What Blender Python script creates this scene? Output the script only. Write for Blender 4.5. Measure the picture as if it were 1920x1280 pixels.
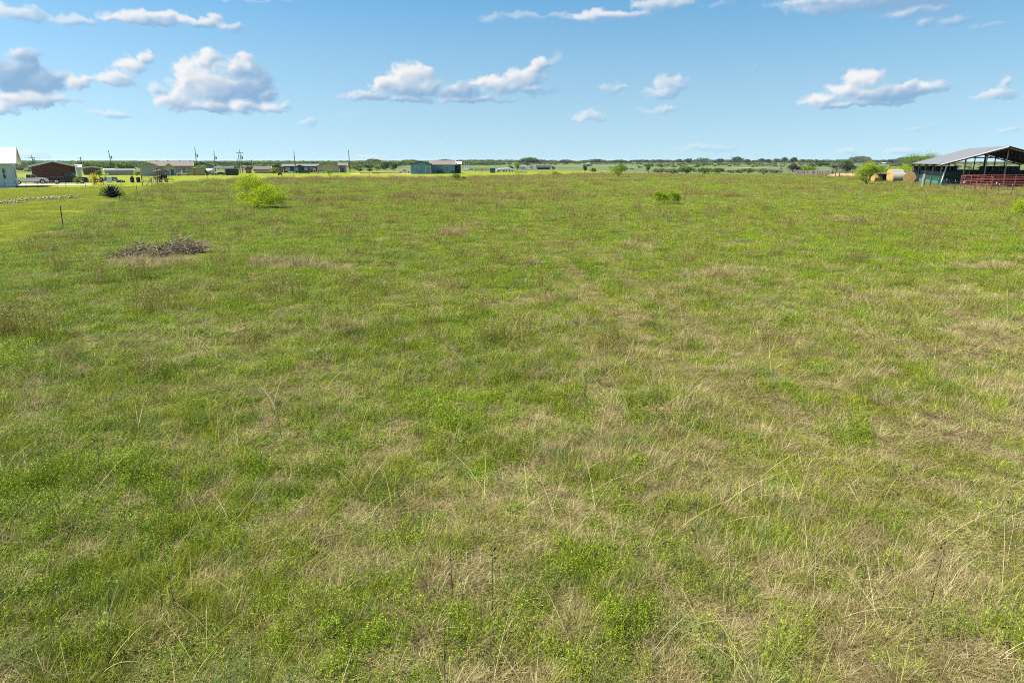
import bpy, bmesh, math, random
import numpy as np
from mathutils import Vector, Matrix

for o in list(bpy.data.objects):
    bpy.data.objects.remove(o)
S = bpy.context.scene
COL = S.collection
R = math.radians

# ------------------------------------------------------------------ camera
CAM_H = 4.0
PITCH = math.atan(338.0 / 1280.0)
cam_d = bpy.data.cameras.new('camera')
cam = bpy.data.objects.new('camera', cam_d)
COL.objects.link(cam)
cam_d.sensor_width = 36.0
cam_d.lens = 24.0
cam_d.clip_start = 0.1
cam_d.clip_end = 60000.0
cam.location = (0, 0, CAM_H)
cam.rotation_euler = (R(90) - PITCH, 0, 0)
S.camera = cam

CP, SP = math.cos(PITCH), math.sin(PITCH)


def ray(px, py):
    a = (px - 960.0) / 1280.0
    b = -(py - 640.0) / 1280.0
    return (a, CP + b * SP, -SP + b * CP)


def at(px, py, z=0.0):
    """ground point seen at a photograph pixel (height z)"""
    d = ray(px, py)
    t = (z - CAM_H) / d[2]
    return (d[0] * t, d[1] * t)


def sc(px, py, Y):
    d = ray(px, py)
    t = Y / d[1]
    return (d[0] * t, Y, CAM_H + d[2] * t)


def proj(x, y, z):
    z = z - CAM_H
    f = y * CP - z * SP
    u = y * SP + z * CP
    return 960 + 1280 * x / f, 640 - 1280 * u / f


def hh(base, top):
    return (base - top) / (base - 302.0) * CAM_H


# ------------------------------------------------------------------ sky, sun, exposure
SUN_AZ, SUN_EL = -98.0, 50.0        # azimuth from +Y (the view direction), clockwise
sd = Vector((math.sin(R(SUN_AZ)) * math.cos(R(SUN_EL)), math.cos(R(SUN_AZ)) * math.cos(R(SUN_EL)), math.sin(R(SUN_EL))))
sun_d = bpy.data.lights.new('sun', 'SUN')
sun = bpy.data.objects.new('sun', sun_d)
COL.objects.link(sun)
sun_d.energy = 5.0
sun_d.angle = R(0.5)
sun_d.color = (1.0, 0.955, 0.88)
sun.rotation_euler = sd.to_track_quat('Z', 'Y').to_euler()
sun.location = (0, 0, 60)

S.view_settings.view_transform = 'Standard'
S.view_settings.look = 'None'
S.view_settings.exposure = 1.36
S.view_settings.gamma = 1.0
S.view_settings.use_curve_mapping = False
S.render.engine = 'CYCLES'
S.cycles.max_bounces = 6
S.cycles.diffuse_bounces = 3
S.cycles.glossy_bounces = 2
S.cycles.transmission_bounces = 4
S.cycles.volume_bounces = 0
S.cycles.transparent_max_bounces = 8
S.cycles.use_denoising = False
S.cycles.pixel_filter_type = 'BLACKMAN_HARRIS'
S.cycles.filter_width = 1.05
S.cycles.sample_clamp_indirect = 6.0
S.cycles.caustics_reflective = False
S.cycles.caustics_refractive = False

# ------------------------------------------------------------------ numpy noise fields (world metres)
def vnoise(x, y, seed=0):
    xi = np.floor(x).astype(np.int64); yi = np.floor(y).astype(np.int64)
    fx = x - xi; fy = y - yi
    fx = fx * fx * (3 - 2 * fx); fy = fy * fy * (3 - 2 * fy)

    def h(a, b):
        n = (a * 374761393 + b * 668265263 + seed * 1442695041) & 0xffffffff
        n = ((n ^ (n >> 13)) * 1274126177) & 0xffffffff
        n = (n ^ (n >> 16)) & 0xffff
        return n / 65535.0
    return (h(xi, yi) * (1 - fx) + h(xi + 1, yi) * fx) * (1 - fy) + (h(xi, yi + 1) * (1 - fx) + h(xi + 1, yi + 1) * fx) * fy


def fbm(x, y, seed=0, oct=4, rough=.5):
    s = 0; a = 1; t = 0
    for i in range(oct):
        s = s + a * vnoise(x * 2 ** i + 13.7 * i, y * 2 ** i - 7.1 * i, seed + i * 17); t += a; a *= rough
    return s / t


def sstep(a, b, x):
    t = np.clip((x - a) / (b - a), 0, 1)
    return t * t * (3 - 2 * t)



# cloud puffs: photograph x, y, half width, half height, strength
PUFFS = [
 (385,112,24,22,1.1,.25),(362,150,44,34,1.15,.22),(398,168,60,40,1.15,-.02),(452,138,40,30,1.0,-.12),(372,116,14,20,1.0,.2),(342,136,20,18,1.0,.25),(470,166,42,34,1.05,-.22),(322,192,48,18,.85,.12),(390,200,74,13,1.0,0),
 (463,128,16,14,.9,.1),(440,165,30,20,1.0,-.1),(455,203,36,16,.8,.1),(512,206,36,12,.7,.08),(540,198,16,9,.5,.05),(292,168,16,14,.6,.15),(500,180,26,16,.7,-.1),
 (15,145,80,42,1.1,-.34),(85,155,50,26,1.0,-.28),(40,105,40,18,.7,-.2),(115,150,30,18,.7,-.25),(60,188,95,17,1.0,.05),(145,160,32,20,.9,.16),(0,205,46,16,.7,0),(165,155,18,12,.8,.2),(110,190,50,12,.8,.15),
 (245,125,34,20,1.0,.22),(212,150,36,14,.85,.12),(272,112,14,15,.8,.2),(232,162,30,9,.5,-.1),(205,216,50,8,.55,.05),
 (30,26,58,17,.7,.1),(270,38,64,14,.85,.12),(150,42,56,9,.6,.08),(205,38,26,9,.6,.1),(310,34,22,10,.8,.2),(370,43,44,12,.8,.15),(402,36,14,9,.7,.2),(430,54,24,8,.6,.05),(480,0,80,4,.4,.1),
 (768,148,44,26,1.1,.16),(725,162,36,18,.9,.05),(752,168,60,22,1.05,0),(695,182,54,10,.75,-.16),(806,166,26,20,.9,-.05),(760,188,50,7,.7,-.2),
 (866,176,46,20,1.0,-.30),(900,155,18,11,.8,.16),(938,164,52,22,1.0,.05),(980,148,36,20,1.0,.12),(1010,122,17,15,.85,.1),(998,135,20,15,.9,.1),(890,188,70,9,.8,-.15),(1000,172,36,9,.5,-.25),
 (1045,112,13,15,.38,.05),(1130,33,64,12,.8,.1),(1195,30,34,10,.5,-.15),(1240,10,52,13,.7,.05),(1000,30,70,6,.42,.08),(925,34,26,8,.42,.08),
 (1640,4,165,26,.8,-.22),(1555,2,120,13,.5,-.12),(1725,24,70,13,.5,-.15),(1745,46,15,11,.5,-.2),(1792,42,28,10,.5,-.2),(1850,50,44,5,.35,-.15),
 (1255,160,34,20,.65,.08),(1268,150,12,12,.6,.15),(1235,176,34,12,.5,.05),(1160,168,34,10,.5,-.05),(1240,208,36,9,.5,.05),(1103,222,32,12,.55,.12),(1100,213,12,10,.6,.15),(1270,10,30,10,.4,0),
 (1618,154,36,22,1.1,.25),(1590,172,44,18,1.0,.16),(1530,190,38,14,.95,.2),(1648,180,74,20,1.05,-.16),(1700,172,40,18,.9,-.22),(1742,164,34,13,.65,.05),(1600,198,90,6,.8,-.1),
 (1868,176,34,15,.7,.12),(1888,158,17,13,.65,.15),(1905,243,22,7,.4,0),(1320,280,52,8,.36,.05),(1588,286,34,9,.42,.1),(1690,288,56,9,.4,.08),
 (1727,241,26,6,.33,-.05),(1422,123,16,8,.32,-.2),(578,230,18,7,.45,.05),(662,216,28,12,.25,0),(50,291,60,12,.4,.1),(700,297,30,4,.45,.1),(1350,14,30,8,.35,-.05),
]


# ------------------------------------------------------------------ clouds, computed on a grid of azimuth and elevation
CL_W, CL_H, CL_AZ, CL_EL0, CL_EL1 = 3000, 700, 62.0, -1.0, 28.0


def puff_xy(px, py):
    d = Vector(ray(px, py)).normalized()
    return (math.degrees(math.atan2(d.x, d.y)) + CL_AZ) / (2 * CL_AZ) * CL_W, (math.degrees(math.asin(d.z)) - CL_EL0) / (CL_EL1 - CL_EL0) * CL_H


def worley(x, y, seed):
    xi = np.floor(x).astype(np.int64); yi = np.floor(y).astype(np.int64)
    best = np.full(x.shape, 9.0)
    for i in (-1, 0, 1):
        for j in (-1, 0, 1):
            n = ((xi + i) * 374761393 + (yi + j) * 668265263 + seed * 974634777) & 0xffffffff
            n = ((n ^ (n >> 13)) * 1274126177) & 0xffffffff
            n = n ^ (n >> 16)
            dx = xi + i + (n & 0xff) / 255.0 - x; dy = yi + j + ((n >> 8) & 0xff) / 255.0 - y
            best = np.minimum(best, dx * dx + dy * dy)
    return np.sqrt(best)


def shift(a, dx, dy):
    """a sampled at (x + dx, y + dy)"""
    b = np.roll(a, (-int(round(dy)), -int(round(dx))), (0, 1))
    return b


def blur(a, r):
    if r < 1: return a
    for ax in (0, 1):
        for _ in range(2):
            k = np.cumsum(a, axis=ax, dtype=np.float64)
            n = 2 * r + 1
            hi = np.roll(k, -r, ax); lo = np.roll(k, r + 1, ax)
            a = ((hi - lo) / n).astype(np.float32)
    return a


def cloud_fields():
    y0 = 0
    x, y = np.meshgrid(np.arange(CL_W, dtype=np.float32), np.arange(CL_H, dtype=np.float32))
    wx = x + 15 * (fbm(x / 22, y / 17, 71, 5, .6) - .5) * 2
    wy = y + 9 * (fbm(x / 22, y / 17, 72, 5, .6) - .5) * 2
    M = np.full(x.shape, -2.0, dtype=np.float32)
    OP = np.zeros(x.shape, dtype=np.float32)
    LT = np.full(x.shape, .5, dtype=np.float32)
    for (px, py, rx, ry, amp, *tone) in PUFFS:
        tone = tone[0] if tone else .0
        cx, cy = puff_xy(px, py)
        sx = abs(puff_xy(px + 1, py)[0] - cx); sy = abs(puff_xy(px, py - 1)[1] - cy)
        rx_, ry_ = rx * sx * PUFF_GROW, ry * sy * PUFF_GROW
        x0, x1 = int(max(0, cx - rx_ * 2 - 40)), int(min(CL_W, cx + rx_ * 2 + 40))
        ya, yb = int(max(0, cy - ry_ * 2 - 30)), int(min(CL_H, cy + ry_ * 2 + 30))
        sl = (slice(ya, yb), slice(x0, x1))
        dy = (wy[sl] - cy) / ry_
        dy = np.where(dy < 0, dy * 1.35, dy)
        q = np.sqrt(((wx[sl] - cx) / rx_) ** 2 + dy ** 2)
        m = np.clip(1 - q, -2, 1) * min(1.0, .45 + .6 * amp)
        h = np.clip(.5 + .5 * (m - M[sl]) / .12, 0, 1)
        M[sl] = M[sl] * (1 - h) + m * h + .12 * h * (1 - h)
        nx, ny = (wx[sl] - cx) / rx_, (wy[sl] - cy) / ry_
        lp = .60 + 1.45 * tone + np.clip(-.42 * nx + .50 * ny, -.6, .5)  # sunlit and shaded sides painted into each puff's brightness
        LT[sl] = LT[sl] * (1 - h) + lp * h
        OP[sl] = np.maximum(OP[sl], np.clip((amp - .15) / .75, .1, 1) * sstep(-.5, .1, 1 - q))
    # scattered fair-weather clouds all round, outside the stretch built one by one
    f1 = fbm(wx / 30, wy / 24, 73, 7, .58)
    w1 = worley(wx / 26, wy / 20, 74); w2 = worley(wx / 11, wy / 9, 75)
    puffy = .62 * w1 + .38 * w2
    D = M + 1.0 * (f1 - .5) - .34 * (puffy - .45)
    D = np.where(M < -1.5, -1, D)
    al = sstep(-.05, .46, D)
    al = al * OP
    T = np.clip(D + .05, 0, .8)
    S_ = np.zeros_like(T)
    for k in range(1, 9):
        S_ += shift(blur(T, k // 2), -2.6 * k, 2.0 * k) * (1.0 if k < 5 else .8)
    g = shift(blur(T, 1), -3, 3) - shift(blur(T, 1), 3, -3)
    bil = blur((puffy - .45).astype(np.float32), 1)
    lit = .30 * np.exp(-S_ * .35) - g * .45 + .82 * blur(LT, 2) - .35 * bil - .09
    lit = blur(np.clip(lit, 0, 1).astype(np.float32), 1)
    al = al.astype(np.float32)
    return lit, al


PUFF_GROW = 1.22


def build_world():
    w = bpy.data.worlds.new('World')
    S.world = w
    w.use_nodes = True
    nt = w.node_tree
    nt.nodes.clear()
    N, L = nt.nodes, nt.links
    out = N.new('ShaderNodeOutputWorld')
    bg = N.new('ShaderNodeBackground')
    sky = N.new('ShaderNodeTexSky')
    sky.sky_type = 'NISHITA'
    sky.sun_disc = False
    sky.sun_elevation = R(SUN_EL)
    sky.sun_rotation = R(SUN_AZ)
    sky.altitude = 0
    sky.air_density = 1.0
    sky.dust_density = 0.3
    sky.ozone_density = 1.6
    # clear dry air: the pale band stays blue down to the horizon
    tcs = N.new('ShaderNodeTexCoord')
    lift = N.new('ShaderNodeVectorMath'); lift.operation = 'MULTIPLY_ADD'
    L.new(tcs.outputs['Generated'], lift.inputs[0]); lift.inputs[1].default_value = (1, 1, .55); lift.inputs[2].default_value = (0, 0, .205)
    L.new(lift.outputs[0], sky.inputs[0])
    hs = N.new('ShaderNodeHueSaturation')
    hs.inputs['Saturation'].default_value = SKY_SAT
    hs.inputs['Value'].default_value = 1.0
    L.new(sky.outputs[0], hs.inputs['Color'])
    # dustier air low down
    sz_ = N.new('ShaderNodeSeparateXYZ'); L.new(tcs.outputs['Generated'], sz_.inputs[0])
    ms = N.new('ShaderNodeMapRange'); L.new(sz_.outputs[2], ms.inputs[0])
    ms.inputs[1].default_value = 0; ms.inputs[2].default_value = .22; ms.inputs[3].default_value = SKY_SAT * .64; ms.inputs[4].default_value = SKY_SAT * 1.13
    L.new(ms.outputs[0], hs.inputs['Saturation'])
    skm = N.new('ShaderNodeVectorMath'); skm.operation = 'MULTIPLY'
    L.new(hs.outputs[0], skm.inputs[0])
    skm.inputs[1].default_value = SKY_TINT

    lit_a, al_a = cloud_fields()
    img = bpy.data.images.new('clouds', CL_W, CL_H, float_buffer=True, is_data=True)
    px_ = np.ones((CL_H, CL_W, 4), dtype=np.float32)
    px_[..., 0] = lit_a; px_[..., 1] = al_a; px_[..., 2] = 0
    img.pixels.foreach_set(px_.ravel()); img.update(); img.pack()
    tc = N.new('ShaderNodeTexCoord')
    sx = N.new('ShaderNodeSeparateXYZ'); L.new(tc.outputs['Generated'], sx.inputs[0])

    def m(op, a, b=None, c=None, clamp=False):
        n = N.new('ShaderNodeMath'); n.operation = op; n.use_clamp = clamp
        for i, v in enumerate((a, b, c)):
            if v is None: continue
            if hasattr(v, 'links'): L.new(v, n.inputs[i])
            else: n.inputs[i].default_value = v
        return n.outputs[0]

    def mrange(f, a, b, lo=0., hi=1.):
        n = N.new('ShaderNodeMapRange'); n.interpolation_type = 'SMOOTHSTEP'; L.new(f, n.inputs[0])
        for i, v in enumerate((a, b, lo, hi)): n.inputs[i + 1].default_value = v
        return n.outputs[0]
    az = m('ARCTAN2', sx.outputs[0], sx.outputs[1])
    el = m('ARCSINE', sx.outputs[2])
    cv = N.new('ShaderNodeCombineXYZ')
    L.new(m('MULTIPLY_ADD', az, 180 / math.pi / (2 * CL_AZ), .5), cv.inputs[0])
    L.new(m('MULTIPLY_ADD', el, 180 / math.pi / (CL_EL1 - CL_EL0), -CL_EL0 / (CL_EL1 - CL_EL0)), cv.inputs[1])
    ti = N.new('ShaderNodeTexImage'); ti.image = img; ti.extension = 'CLIP'; ti.interpolation = 'Cubic'
    L.new(cv.outputs[0], ti.inputs[0])
    sp = N.new('ShaderNodeSeparateColor'); L.new(ti.outputs[0], sp.inputs[0])
    # the same fair-weather clouds scattered over the rest of the sky
    cg = N.new('ShaderNodeCombineXYZ'); L.new(az, cg.inputs[0]); L.new(m('MULTIPLY', el, 1.7), cg.inputs[1])
    nz = N.new('ShaderNodeTexNoise'); nz.inputs['Scale'].default_value = 5.0; nz.inputs['Detail'].default_value = 7; nz.inputs['Roughness'].default_value = .6
    L.new(cg.outputs[0], nz.inputs['Vector'])
    out_ = m('MAXIMUM', mrange(m('ABSOLUTE', az), .85, 1.05), mrange(el, .33, .48))
    gal = m('MULTIPLY', mrange(nz.outputs[0], .60, .70), out_)
    glit = mrange(nz.outputs[0], .60, .85, .95, .5)
    alpha = m('MULTIPLY', m('MAXIMUM', sp.outputs[1], gal), .93)
    lit = m('ADD', m('MULTIPLY', sp.outputs[0], m('GREATER_THAN', sp.outputs[1], .001)), m('MULTIPLY', glit, m('LESS_THAN', sp.outputs[1], .001)))
    cr = N.new('ShaderNodeValToRGB')
    e = cr.color_ramp.elements
    e[0].position = 0; e[0].color = (.27, .46, .69, 1)
    e[1].position = 1; e[1].color = (.97, .96, .955, 1)
    for pos, c_ in ((.3, (.38, .545, .75, 1)), (.6, (.62, .715, .83, 1)), (.85, (.86, .88, .92, 1))):
        k = e.new(pos); k.color = c_
    L.new(lit, cr.inputs[0])
    cs = N.new('ShaderNodeVectorMath'); cs.operation = 'SCALE'
    L.new(cr.outputs[0], cs.inputs[0]); cs.inputs['Scale'].default_value = CLOUD_GAIN
    mix = N.new('ShaderNodeMix'); mix.data_type = 'RGBA'
    L.new(alpha, mix.inputs[0]); L.new(skm.outputs[0], mix.inputs[6]); L.new(cs.outputs[0], mix.inputs[7])
    L.new(mix.outputs[2], bg.inputs[0])
    bg.inputs[1].default_value = SKY_STRENGTH
    L.new(bg.outputs[0], out.inputs[0])
    w.cycles.sampling_method = 'MANUAL'
    w.cycles.sample_map_resolution = 512


SKY_STRENGTH = 0.071
SKY_SAT = 1.12
SKY_TINT = (.96, 1.10, .97)
CLOUD_GAIN = .97 / (2 ** 1.36 * .071)
build_world()

# ------------------------------------------------------------------ helpers
rnd = random.Random(7)


def tag(o, label=None, cat=None, group=None, kind=None):
    if label: o['label'] = label
    if cat: o['category'] = cat
    if group: o['group'] = group
    if kind: o['kind'] = kind
    return o


def thing(name, label, cat, loc=(0, 0, 0), rz=0.0, group=None):
    o = bpy.data.objects.new(name, None)
    COL.objects.link(o)
    o.location = loc
    o.rotation_euler = (0, 0, rz)
    return tag(o, label, cat, group)


def npmesh(name, V, F, attrs=None, smooth=False):
    V = np.asarray(V, dtype=np.float32)
    F = np.asarray(F, dtype=np.int32)
    me = bpy.data.meshes.new(name)
    k = F.shape[1]
    me.vertices.add(len(V)); me.vertices.foreach_set('co', V.ravel())
    me.loops.add(F.size); me.loops.foreach_set('vertex_index', F.ravel())
    me.polygons.add(len(F)); me.polygons.foreach_set('loop_start', np.arange(len(F), dtype=np.int32) * k)
    if smooth: me.polygons.foreach_set('use_smooth', np.ones(len(F), dtype=bool))
    for an, arr in (attrs or {}).items():
        a = me.attributes.new(an, 'FLOAT', 'POINT')
        a.data.foreach_set('value', np.asarray(arr, dtype=np.float32))
    me.update(calc_edges=True)
    return me


def link(name, me, mat=None, parent=None):
    o = bpy.data.objects.new(name, me)
    COL.objects.link(o)
    if mat is not None and not me.materials: me.materials.append(mat)
    if parent is not None: o.parent = parent
    return o


def share(src, parent=None, loc=None, rz=None):
    """copy of a thing with its parts and sub-parts"""
    c = src.copy(); COL.objects.link(c)
    if parent is not None: c.parent = parent
    if loc is not None: c.location = loc
    if rz is not None: c.rotation_euler = (0, 0, rz)
    for ch in [o for o in src.children]:
        share(ch, c)
    return c


class MB:
    """collects shapes; build() links them as one mesh object"""
    def __init__(s): s.v = []; s.f = []; s.mi = []

    def poly(s, pts, faces, mi=0):
        b = len(s.v); s.v += [tuple(p) for p in pts]
        s.f += [tuple(b + i for i in f) for f in faces]; s.mi += [mi] * len(faces)
        return s

    def box(s, c, d, rz=0.0, mi=0, tilt=None):
        x, y, z = d[0] / 2, d[1] / 2, d[2] / 2
        pts = [(-x, -y, -z), (x, -y, -z), (x, y, -z), (-x, y, -z), (-x, -y, z), (x, -y, z), (x, y, z), (-x, y, z)]
        M = Matrix.Rotation(rz, 3, 'Z')
        if tilt: M = M @ Matrix.Rotation(tilt[0], 3, 'X') @ Matrix.Rotation(tilt[1], 3, 'Y')
        pts = [tuple(M @ Vector(p) + Vector(c)) for p in pts]
        return s.poly(pts, [(0, 3, 2, 1), (4, 5, 6, 7), (0, 1, 5, 4), (1, 2, 6, 5), (2, 3, 7, 6), (3, 0, 4, 7)], mi)

    def tube(s, pts, rad, n=6, mi=0, cap=True):
        pts = [Vector(p) for p in pts]
        rs = rad if isinstance(rad, (list, tuple)) else [rad] * len(pts)
        rings = []
        for i, p in enumerate(pts):
            t = (pts[min(i + 1, len(pts) - 1)] - pts[max(i - 1, 0)]).normalized()
            a = Vector((0, 0, 1)) if abs(t.z) < .9 else Vector((1, 0, 0))
            u = t.cross(a).normalized(); w = t.cross(u)
            rings.append([tuple(p + u * math.cos(2 * math.pi * k / n) * rs[i] + w * math.sin(2 * math.pi * k / n) * rs[i]) for k in range(n)])
        V = [q for r_ in rings for q in r_]
        F = [(i * n + k, i * n + (k + 1) % n, (i + 1) * n + (k + 1) % n, (i + 1) * n + k) for i in range(len(pts) - 1) for k in range(n)]
        if cap: F += [tuple(range(n))[::-1], tuple((len(pts) - 1) * n + k for k in range(n))]
        return s.poly(V, F, mi)

    def prism(s, prof, y0, y1, mi=0, axis='y'):
        """profile of (x, z) extruded along y (or (y, z) along x)"""
        n = len(prof)
        if axis == 'y':
            V = [(a, y0, b) for a, b in prof] + [(a, y1, b) for a, b in prof]
        else:
            V = [(y0, a, b) for a, b in prof] + [(y1, a, b) for a, b in prof]
        F = [tuple(range(n)), tuple(range(2 * n - 1, n - 1, -1))]
        F += [(k, n + k, n + (k + 1) % n, (k + 1) % n) for k in range(n)]
        return s.poly(V, F, mi)

    def mesh(s, name, bevel=0.0, smooth=False):
        me = bpy.data.meshes.new(name)
        me.from_pydata(s.v, [], s.f)
        me.polygons.foreach_set('material_index', s.mi)
        bm = bmesh.new(); bm.from_mesh(me)
        bmesh.ops.recalc_face_normals(bm, faces=bm.faces)
        if bevel: bmesh.ops.bevel(bm, geom=[e for e in bm.edges if len(e.link_faces) == 2 and e.calc_face_angle(0) > .5], offset=bevel, segments=2, affect='EDGES', clamp_overlap=True)
        bm.to_mesh(me); bm.free()
        if smooth: me.polygons.foreach_set('use_smooth', [True] * len(me.polygons))
        me.update()
        return me

    def build(s, name, mat, parent=None, bevel=0.0, smooth=False, mats=None):
        me = s.mesh(name, bevel, smooth)
        for m_ in (mats or [mat]): me.materials.append(m_)
        return link(name, me, None, parent)


# left boundary fence of the field: line through two ground points
FA = at(118, 422); FB = at(296, 347)
_fd = np.array([FB[0] - FA[0], FB[1] - FA[1]]); _fd /= np.linalg.norm(_fd)


def fence_side(x, y):
    """metres to the right of the left boundary fence (negative = mown lawn)"""
    return (x - FA[0]) * _fd[1] - (y - FA[1]) * _fd[0]


_bk = [at(px, py) for px, py in [(200, 350), (300, 345.5), (430, 337.5), (520, 335), (600, 335), (740, 334), (880, 333), (960, 331), (1050, 329), (1120, 325.5), (1200, 325), (1300, 325), (1420, 326), (1500, 327.5), (1600, 331), (1700, 339), (1740, 349), (1810, 360), (1895, 369), (2050, 372)]]
_bk.sort()
_bx = np.array([p[0] for p in _bk]); _by = np.array([p[1] for p in _bk])


def back_dist(x, y):
    """metres in front of the far edge of the rough field (negative = beyond)"""
    return np.interp(x, _bx, _by) - y


STRAW = [(560, 499, 70, 8, 1.25), (500, 496, 45, 7, 1.1), (640, 504, 36, 6, 1.0), (852, 436, 30, 6, 1.1), (1340, 518, 80, 8, 1.1), (1420, 515, 30, 5, .5), (1000, 495, 22, 6, .7),
         (1210, 465, 40, 5, .7), (1280, 517, 20, 5, .5), (300, 495, 90, 12, .9), (340, 470, 60, 14, .6), (1590, 413, 45, 4, .8), (900, 425, 40, 4, .4), (985, 600, 60, 10, .4), (1060, 430, 60, 4, .3),
         (1700, 560, 200, 16, .4), (1850, 500, 90, 9, .6), (1560, 540, 120, 9, .35), (1010, 562, 50, 8, .5), (1095, 560, 40, 7, .5), (440, 447, 60, 4, .35)]
_straw = []
for (px, py, rx, ry, a) in STRAW:
    c = at(px, py); _straw.append((c[0], c[1], rx / 1280.0 * c[1], abs(at(px, py - ry)[1] - at(px, py + ry)[1]) / 2, a))


_tr = sorted([(p[1], p[0]) for p in (at(1000, 430), at(1080, 520), at(1190, 620), at(1330, 720), at(1540, 850), at(1800, 1010), at(2000, 1130))])
_try = np.array([p[0] for p in _tr]); _trx = np.array([p[1] for p in _tr])
TRACKW = [0.0]; EXTRA = [0.0]


def fields(x, y):
    d = np.sqrt(x * x + y * y)
    lawn = sstep(.4, -.9, fence_side(x, y) + 1.6 * (fbm(x * .5, y * .5, 5) - .5))
    bd = back_dist(x, y)
    beyond = sstep(1.5, -1.5, bd + 5 * (fbm(x * .12, y * .12, 6) - .5))
    n1 = fbm(x * .55, y * .42, 11, 4, .6)
    n2 = fbm(x * .12, y * .10, 12, 4)
    n3 = fbm(x * 2.4, y * 2.1, 13, 4, .65)
    right = sstep(-3, 5, x + .12 * y) * sstep(30, 8, y)
    dry = sstep(.42, .76, +.38 * n1 + .20 * n2 + .42 * n3 + .13 * right - .04 * sstep(-2, -12, x) * sstep(8, 14, y) - .02 * sstep(22, 34, y) + .06 * sstep(11, 6, y))
    EXTRA[0] = np.zeros_like(dry)
    for (cx, cy, rx, ry, a) in _straw:
        q = np.sqrt(((x - cx) / rx) ** 2 + ((y - cy) / ry) ** 2) + .9 * (n1 - .5) + .7 * (n3 - .5)
        k_ = a * sstep(1.15, .55, q); EXTRA[0] = np.maximum(EXTRA[0], k_)
        dry = np.maximum(dry, k_)
    r1 = fbm(x * .045, y * .11, 21, 4)
    r2 = fbm(x * .2, y * .35, 22, 3)
    band = sstep(30, 70, d) * (.35 + .65 * sstep(55, 80, d) * sstep(-10, 25, 12 - x * .3 + 20 * (d > 90)))
    red = sstep(.52, .68, .65 * r1 + .35 * r2) * band * .75
    farred = sstep(46, 12, bd + 26 * (r2 - .5)) * sstep(70, 115, d) * (.45 + .55 * sstep(.35, .6, r1)) * .95
    red = np.maximum(red, farred)
    red = red * (1 - lawn) * (1 - beyond)
    # faint wheel track: shorter, paler grass in two ruts
    tx = np.interp(y, _try, _trx)
    tq = np.minimum(np.abs(x - tx), np.abs(x - tx - 1.7 - .01 * y))
    TRACKW[0] = sstep(.60, .25, tq) * sstep(45, 20, y)
    dry = np.maximum(dry, .65 * TRACKW[0] * (1 - lawn))
    return d, lawn, beyond, dry * (1 - lawn) * (1 - beyond), red


def hz(x, y):
    """height of the field's uneven ground"""
    d = np.sqrt(x * x + y * y)
    k = sstep(75, 40, d)
    a = .17 * (fbm(x * .33, y * .33, 31, 3) - .5) + .10 * (fbm(x * 1.3, y * 1.3, 32, 3) - .5)
    far = sstep(2000, 5000, d) * 13 * (fbm(x / 1600, y / 900, 33, 4) - .42)
    return a * k + np.maximum(far, -1.0)


def hz1(x, y):
    return float(hz(np.array([x], dtype=float), np.array([y], dtype=float))[0])


# ------------------------------------------------------------------ materials
def nodes_of(name):
    m = bpy.data.materials.new(name); m.use_nodes = True
    nt = m.node_tree; nt.nodes.clear()
    return m, nt, nt.nodes, nt.links


ALB = .80


def MAT(name, col, rough=.7, var=.25, scale=3.0, metal=0.0, bump=0.0, col2=None, stretch=(1, 1, 1), spec=.3):
    m, nt, N, L = nodes_of(name)
    out = N.new('ShaderNodeOutputMaterial'); p = N.new('ShaderNodeBsdfPrincipled')
    tc = N.new('ShaderNodeTexCoord'); mp = N.new('ShaderNodeMapping'); mp.inputs['Scale'].default_value = stretch
    L.new(tc.outputs['Object'], mp.inputs[0])
    n = N.new('ShaderNodeTexNoise'); n.inputs['Scale'].default_value = scale; n.inputs['Detail'].default_value = 6
    n.inputs['Roughness'].default_value = .65
    L.new(mp.outputs[0], n.inputs['Vector'])
    cr = N.new('ShaderNodeValToRGB'); e = cr.color_ramp.elements
    c2 = tuple(c * ALB for c in (col2 or tuple(c * (1 + var) for c in col)))
    e[0].position = .3; e[0].color = tuple(c * (1 - var) * ALB for c in col) + (1,)
    e[1].position = .7; e[1].color = tuple(min(1, c) for c in c2) + (1,)
    L.new(n.outputs[0], cr.inputs[0]); L.new(cr.outputs[0], p.inputs['Base Color'])
    p.inputs['Roughness'].default_value = rough; p.inputs['Metallic'].default_value = metal
    p.inputs['Specular IOR Level'].default_value = spec
    if bump:
        b = N.new('ShaderNodeBump'); b.inputs['Strength'].default_value = bump; b.inputs['Distance'].default_value = .02
        L.new(n.outputs[0], b.inputs['Height']); L.new(b.outputs[0], p.inputs['Normal'])
    L.new(p.outputs[0], out.inputs[0])
    return m


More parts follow.
